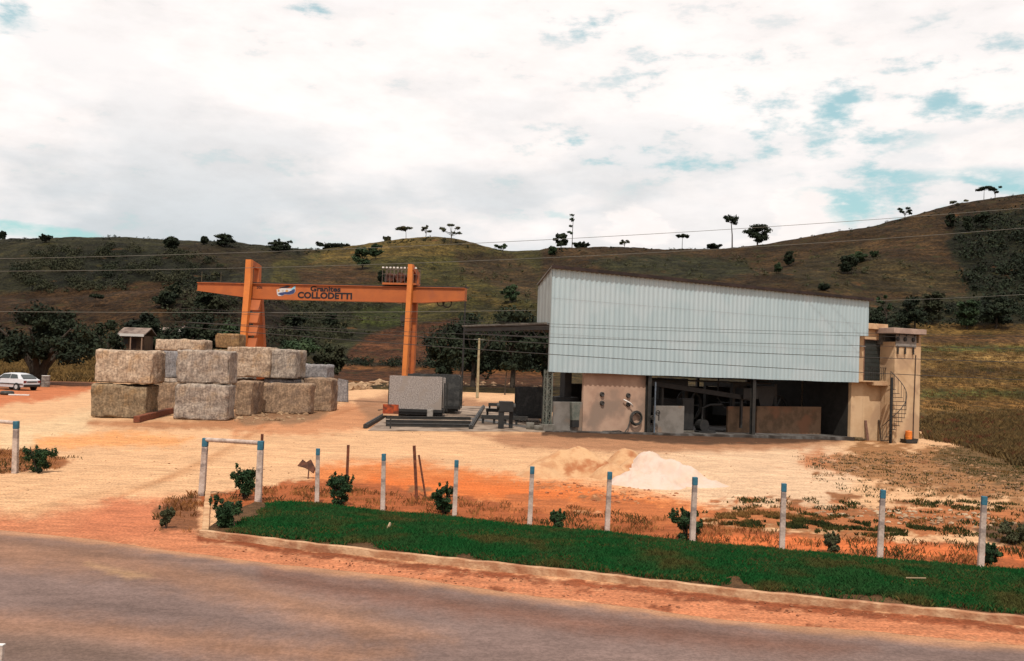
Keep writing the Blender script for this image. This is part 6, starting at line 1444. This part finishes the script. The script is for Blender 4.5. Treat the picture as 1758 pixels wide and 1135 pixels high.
# trees on the skyline, left to right
SK = [
 (3, 398, 414, 14, 'round', 'black', 'dark tree cut by the left edge on the skyline'),
 (78, 404, 417, 22, 'bush', 'black', 'low dark scrub tree on the far left of the skyline'),
 (293, 405, 432, 24, 'round', 'black', 'dark dense tree on the left skyline above the farm house'),
 (350, 407, 420, 12, 'round', 'black', 'tiny dark tree left of the wide pair on the left skyline'),
 (385, 403, 424, 34, 'round', 'black', 'wide flat crowned tree on the left skyline left of the crane'),
 (480, 413, 432, 40, 'bush', 'black', 'wide low tree on the skyline above the left half of the girder'),
 (568, 418, 431, 56, 'bush', 'black', 'long dark low tree mass where the green hill begins'),
 (665, 407, 418, 14, 'bush', 'olive', 'tiny bush left of the trees on the green summit'),
 (697, 390, 412, 30, 'umbrella', 'olive', 'leftmost of the three trees on the green summit, wide crowned'),
 (731, 388, 408, 20, 'sparse', 'olive', 'thin forked tree between the two larger ones on the green summit'),
 (774, 384, 418, 32, 'sparse', 'olive', 'tallest, airy tree at the right of the green summit'),
 (863, 416, 438, 22, 'sparse', 'dark', 'round airy tree in the saddle left of the shed'),
 (948, 424, 438, 14, 'bush', 'dark', 'small dark bush just above the left corner of the shed'),
 (963, 402, 426, 22, 'round', 'black', 'compact dark tree on the skyline beside the bare tall one'),
 (982, 369, 425, 20, 'pole', 'dark', 'very tall thin tree with few tufts on the skyline above the shed'),
 (997, 417, 429, 26, 'bush', 'black', 'low dome shaped tree right of the very tall thin one'),
 (1072, 412, 428, 20, 'sparse', 'olive', 'small grey airy tree on the skyline above the middle of the shed'),
 (1171, 403, 428, 20, 'umbrella', 'black', 'small flat topped tree on a thin trunk on the skyline'),
 (1257, 370, 424, 26, 'umbrella', 'black', 'tall umbrella tree on a long bare trunk on the skyline'),
 (1226, 420, 428, 24, 'bush', 'black', 'low dark bush on the skyline left of the umbrella tree trunk'),
 (1300, 384, 424, 42, 'round', 'black', 'big dark lopsided tree on the skyline above the shed'),
 (1553, 357, 378, 26, 'sparse', 'black', 'small forked tree alone on the rising right skyline'),
 (1648, 346, 354, 26, 'sparse', 'olive', 'faint low tree on the right skyline left of the wide group'),
 (1689, 322, 347, 34, 'umbrella', 'black', 'wide crowned tree near the right end of the skyline'),
 (1708, 320, 343, 20, 'sparse', 'black', 'thin tree close behind the wide crowned one at the right skyline'),
]
for (px_, pt_, pb_, w_, st_, lk, lab) in SK:
    ys_ = float(np.interp(px_, cols, sky_y)); fr = pb_-ys_ > 2.5
    plant(px_, pt_-1, pb_, w_*1.22, st_, lk, lab, d=None if fr else 418, leafs=.75, group='trees on the skyline')
# trees on the slopes
SL = [
 (622, 424, 462, 34, 'round', 'dark', 'large round tree on the green slope left of the crane winch'),
 (645, 418, 446, 26, 'round', 'dark', 'tree touching the large round one on the green slope'),
 (654, 464, 488, 15, 'round', 'black', 'small dark tree just left of the crane winch'),
 (876, 488, 520, 28, 'round', 'dark', 'rounded dark tree on the slope left of the shed'),
 (1354, 430, 458, 20, 'round', 'black', 'dark tree on the brown slope right of the big skyline tree'),
 (1336, 452, 470, 14, 'round', 'dark', 'small tree below left of the dark one on the brown slope'),
 (1455, 438, 472, 34, 'round', 'black', 'wide dark tree in the middle of the right brown slope'),
 (1474, 430, 452, 26, 'round', 'dark', 'greener tree joined to the wide dark one on the right brown slope'),
 (1500, 432, 442, 14, 'bush', 'dark', 'small bush right of the wide dark tree on the right slope'),
 (1414, 488, 500, 20, 'round', 'black', 'dark bush just above the top edge of the shed roof'),
 (1631, 366, 394, 20, 'round', 'black', 'dark tree high on the right hillside below the ridge'),
 (1660, 372, 400, 20, 'round', 'black', 'second dark tree high on the right hillside'),
 (1685, 362, 392, 34, 'round', 'black', 'wide dark tree below the ridge at the right'),
 (1521, 506, 560, 30, 'sparse', 'dark', 'thin trunked dark tree just right of the shed roof corner'),
 (1570, 510, 566, 60, 'round', 'black', 'broad dark tree behind the tower roof'),
 (1600, 500, 560, 50, 'round', 'scrub', 'greyish broad tree behind the right roof slab of the tower'),
 (1500, 540, 566, 26, 'round', 'black', 'low dark tree between the shed end and the tower roof'),
 (1660, 514, 566, 50, 'round', 'dark', 'dark rounded tree standing at the upper edge of the right field'),
 (1710, 505, 566, 70, 'round', 'black', 'big dark tree at the right edge above the field'),
 (162, 506, 532, 28, 'umbrella', 'black', 'flat crowned small tree on the brown spur at the left'),
 (300, 486, 515, 20, 'round', 'black', 'small tree on the crest of the brown spur'),
 (285, 500, 530, 40, 'round', 'black', 'dark tree clump below the crest of the brown spur'),
 (355, 500, 536, 50, 'round', 'black', 'dark broad tree behind the left end of the girder'),
 (373, 508, 540, 30, 'round', 'scrub', 'tree just left of the left crane leg'),
 (504, 540, 562, 44, 'round', 'black', 'dark low tree seen below the girder near the left leg'),
 (568, 538, 562, 22, 'round', 'black', 'small dark tree seen below the lettering of the girder'),
]
for (px_, pt_, pb_, w_, st_, lk, lab) in SL:
    plant(px_, pt_, pb_, w_*1.1, st_, lk, lab, leafs=.6, group='trees on the slopes')
# nearer trees
NR = [
 (66, 514, 646, 200, 'spread', 'black', 94, .30, 'very large dark spreading tree above the parked car'),
 (255, 528, 612, 105, 'spread', 'black', 142, .45, 'dark spreading tree behind the farm house'),
 (185, 545, 612, 56, 'round', 'black', 122, .4, 'dark tree between the spreading tree and the farm house'),
 (345, 545, 606, 80, 'round', 'black', 140, .45, 'dark tree left of the crane foot behind the block pile'),
 (395, 552, 606, 46, 'round', 'dark', 138, .4, 'small dark tree close left of the crane leg'),
 (508, 580, 622, 90, 'round', 'dark', 128, .4, 'low green tree right of the crane leg behind the blocks'),
 (565, 590, 622, 60, 'round', 'scrub', 130, .4, 'bushy low tree at the edge of the ploughed field'),
 (765, 560, 640, 66, 'round', 'black', 118, .4, 'dark bushy tree left of the thin pale pole'),
 (812, 534, 640, 110, 'round', 'black', 122, .45, 'tall dark tree behind the thin pale pole'),
 (880, 528, 642, 120, 'round', 'black', 124, .45, 'tall dark tree behind the low roof of the shed'),
 (935, 540, 642, 100, 'round', 'black', 126, .45, 'dark tree hidden behind the left corner of the shed'),
 (789, 612, 652, 26, 'umbrella', 'black', 108, .3, 'small thin trunked tree right of the crane leg'),
 (867, 620, 664, 34, 'umbrella', 'black', 108, .3, 'young tree with a thin trunk at the back edge of the yard'),
]
for (px_, pt_, pb_, w_, st_, lk, d_, lf, lab) in NR:
    plant(px_, pt_, pb_, w_*1.08, st_, lk, lab, d=d_, leafs=lf)
# scrub masses that read as one
def scrub(polys, n, r0, r1, leaf, key, label, seed, name='scrub_woodland', per=26):
    g = random.Random(seed); cl = []
    tot = 0
    for _ in range(n*30):
        if tot >= n: break
        poly = g.choice(polys); x = g.uniform(min(p[0] for p in poly), max(p[0] for p in poly)); y = g.uniform(min(p[1] for p in poly), max(p[1] for p in poly))
        if poly_sd(np.array([x]), np.array([y]), poly)[0] > 0: continue
        if fbm(np.array([x/26.+seed]), np.array([y/11.]), 3)[0] < (.50 if n > 500 else .46): continue
        p = H(x, y); tot += 1; r = g.uniform(r0, r1)
        cl.append((p.x, p.y, p.z+r*.5, r*1.15, r*.85, per)); cl.append((p.x+g.uniform(-r, r), p.y, p.z+r*(.6+.6*g.random()), r*.7, r*.6, per*.5))
    me = leaf_mesh(name, cl, leaf, leafm[key], seed); o = bpy.data.objects.new(name, me); C.objects.link(o); tag(o, label, 'woodland', kind='stuff')
scrub([[(60, 432), (200, 422), (330, 436), (410, 470), (330, 494), (60, 505), (10, 470)]], 620, .6, 2.0, .5, 'scrub', 'scrub woodland covering the shaded left hillside', 1)
scrub([[(280, 500), (480, 505), (600, 545), (600, 590), (420, 600), (250, 590)]], 230, .9, 2.2, .5, 'scrub', 'scattered bushes on the slope behind the crane', 2)
scrub([[(1640, 385), (1758, 360), (1900, 340), (1900, 545), (1690, 540), (1650, 470)]], 300, 1.2, 3.8, .8, 'black', 'dark woodland covering the right end of the hill', 3)
scrub([[(1480, 540), (1758, 525), (1850, 530), (1850, 560), (1480, 566)]], 200, 1.2, 2.4, .5, 'black', 'dark thicket along the upper edge of the right field', 4)
scrub([[(560, 618), (700, 624), (940, 634), (940, 640), (560, 628)]], 130, .5, 1.1, .3, 'black', 'hedge line below the ploughed field', 5)
scrub([[(730, 590), (800, 555), (960, 560), (960, 640), (740, 638)]], 520, 1.2, 2.4, .45, 'black', 'dark thicket behind the low roof of the shed', 6)
scrub([[(480, 500), (640, 505), (700, 560), (560, 600)], [(700, 440), (900, 450), (930, 540), (760, 520)]], 110, .5, 1.3, .4, 'olive', 'low bushes dotted over the green hill', 7)
scrub([[(1000, 440), (1300, 440), (1450, 430), (1600, 440), (1600, 500), (1300, 490), (1000, 470)]], 90, .5, 1.3, .4, 'olive', 'low bushes dotted over the brown hill above the shed', 8)
scrub([[(0, 405), (250, 402), (480, 424), (540, 428), (600, 424), (740, 406), (860, 428), (1000, 424), (1000, 434), (860, 436), (740, 416), (600, 430), (540, 438), (250, 412), (0, 416)], [(1000, 424), (1300, 418), (1500, 385), (1758, 330), (1758, 340), (1500, 394), (1300, 428), (1000, 434)]], 240, .25, .85, .3, 'black', 'fringe of small bushes along the ridge line', 10)
scrub([[(150, 575), (420, 575), (420, 606), (150, 606)]], 190, .9, 2.0, .4, 'black', 'dark undergrowth around the farm house', 9)
# tall dry grass bands and the rank growth below the embankment
def tuft_pts(polys, n, hmin, hmax, thr=.3):
    def f(_):
        g = np.random.RandomState(n % 1000); X = []; Y = []; Z = []; c = 0
        while c < n:
            poly = polys[g.randint(len(polys))]; x = g.uniform(min(p[0] for p in poly), max(p[0] for p in poly)); y = g.uniform(min(p[1] for p in poly), max(p[1] for p in poly))
            if poly_sd(np.array([x]), np.array([y]), poly)[0] > 0: c += .02; continue
            p = H(x, y, 60) if y < 700 else Hn(x, y); k = 14
            X.append(p.x+g.normal(size=k)*.35); Y.append(p.y+g.normal(size=k)*.5); Z.append(np.full(k, p.z)); c += 1
        return np.concatenate(X), np.concatenate(Y), np.concatenate(Z)
    return f
def Hn(px, py):
    """ground or hill surface, whichever is higher, from the embankment outwards"""
    q = ray(px, py); d = 46.0
    while d < 200:
        p = CAM+q*(d/q.y); z = zg(p.x, p.y)
        if d > 101: z = max(z, hill_z(p.x, p.y))
        if p.z <= z: return Vector((p.x, p.y, z))
        d += .4
    return p
fieldg = mat('field_grass', albt(158, 122, 74), albt(112, 86, 54), .3, 5, .9, c3=albt(90, 78, 44), c3scale=.12, c3lo=.5, c3hi=.62, spec=.1)
rank = mat('rank_growth', albt(138, 110, 68), albt(96, 80, 52), .6, 5, .9, c3=albt(120, 70, 50), c3scale=.5, c3lo=.56, c3hi=.66, spec=.1)
o = blades(0, tuft_pts([[(1586, 590), (1860, 590), (1860, 728), (1586, 735)]], 1700, 0, 0), 'dry_grass', fieldg, .15, .40, .04); tag(o, 'tall dry grass of the field right of the tower', 'grass', kind='stuff')
o = blades(0, tuft_pts([[(1588, 722), (1860, 700), (1860, 830), (1760, 800), (1660, 768), (1588, 754)]], 2600, 0, 0), 'rank_grass', rank, .2, .7, .035); tag(o, 'rank dark growth below the embankment right of the tower', 'grass', kind='stuff')
o = blades(0, tuft_pts([[(78, 618), (165, 618), (165, 652), (78, 655)], [(-60, 620), (80, 620), (80, 642), (-60, 645)]], 1500, 0, 0), 'dry_grass', mat('yellow_grass', albt(158, 124, 74), albt(104, 84, 52), .4, 4, .9, spec=.1), .25, .8, .05); tag(o, 'yellowish dry grass under the very large tree at the left', 'grass', kind='stuff')
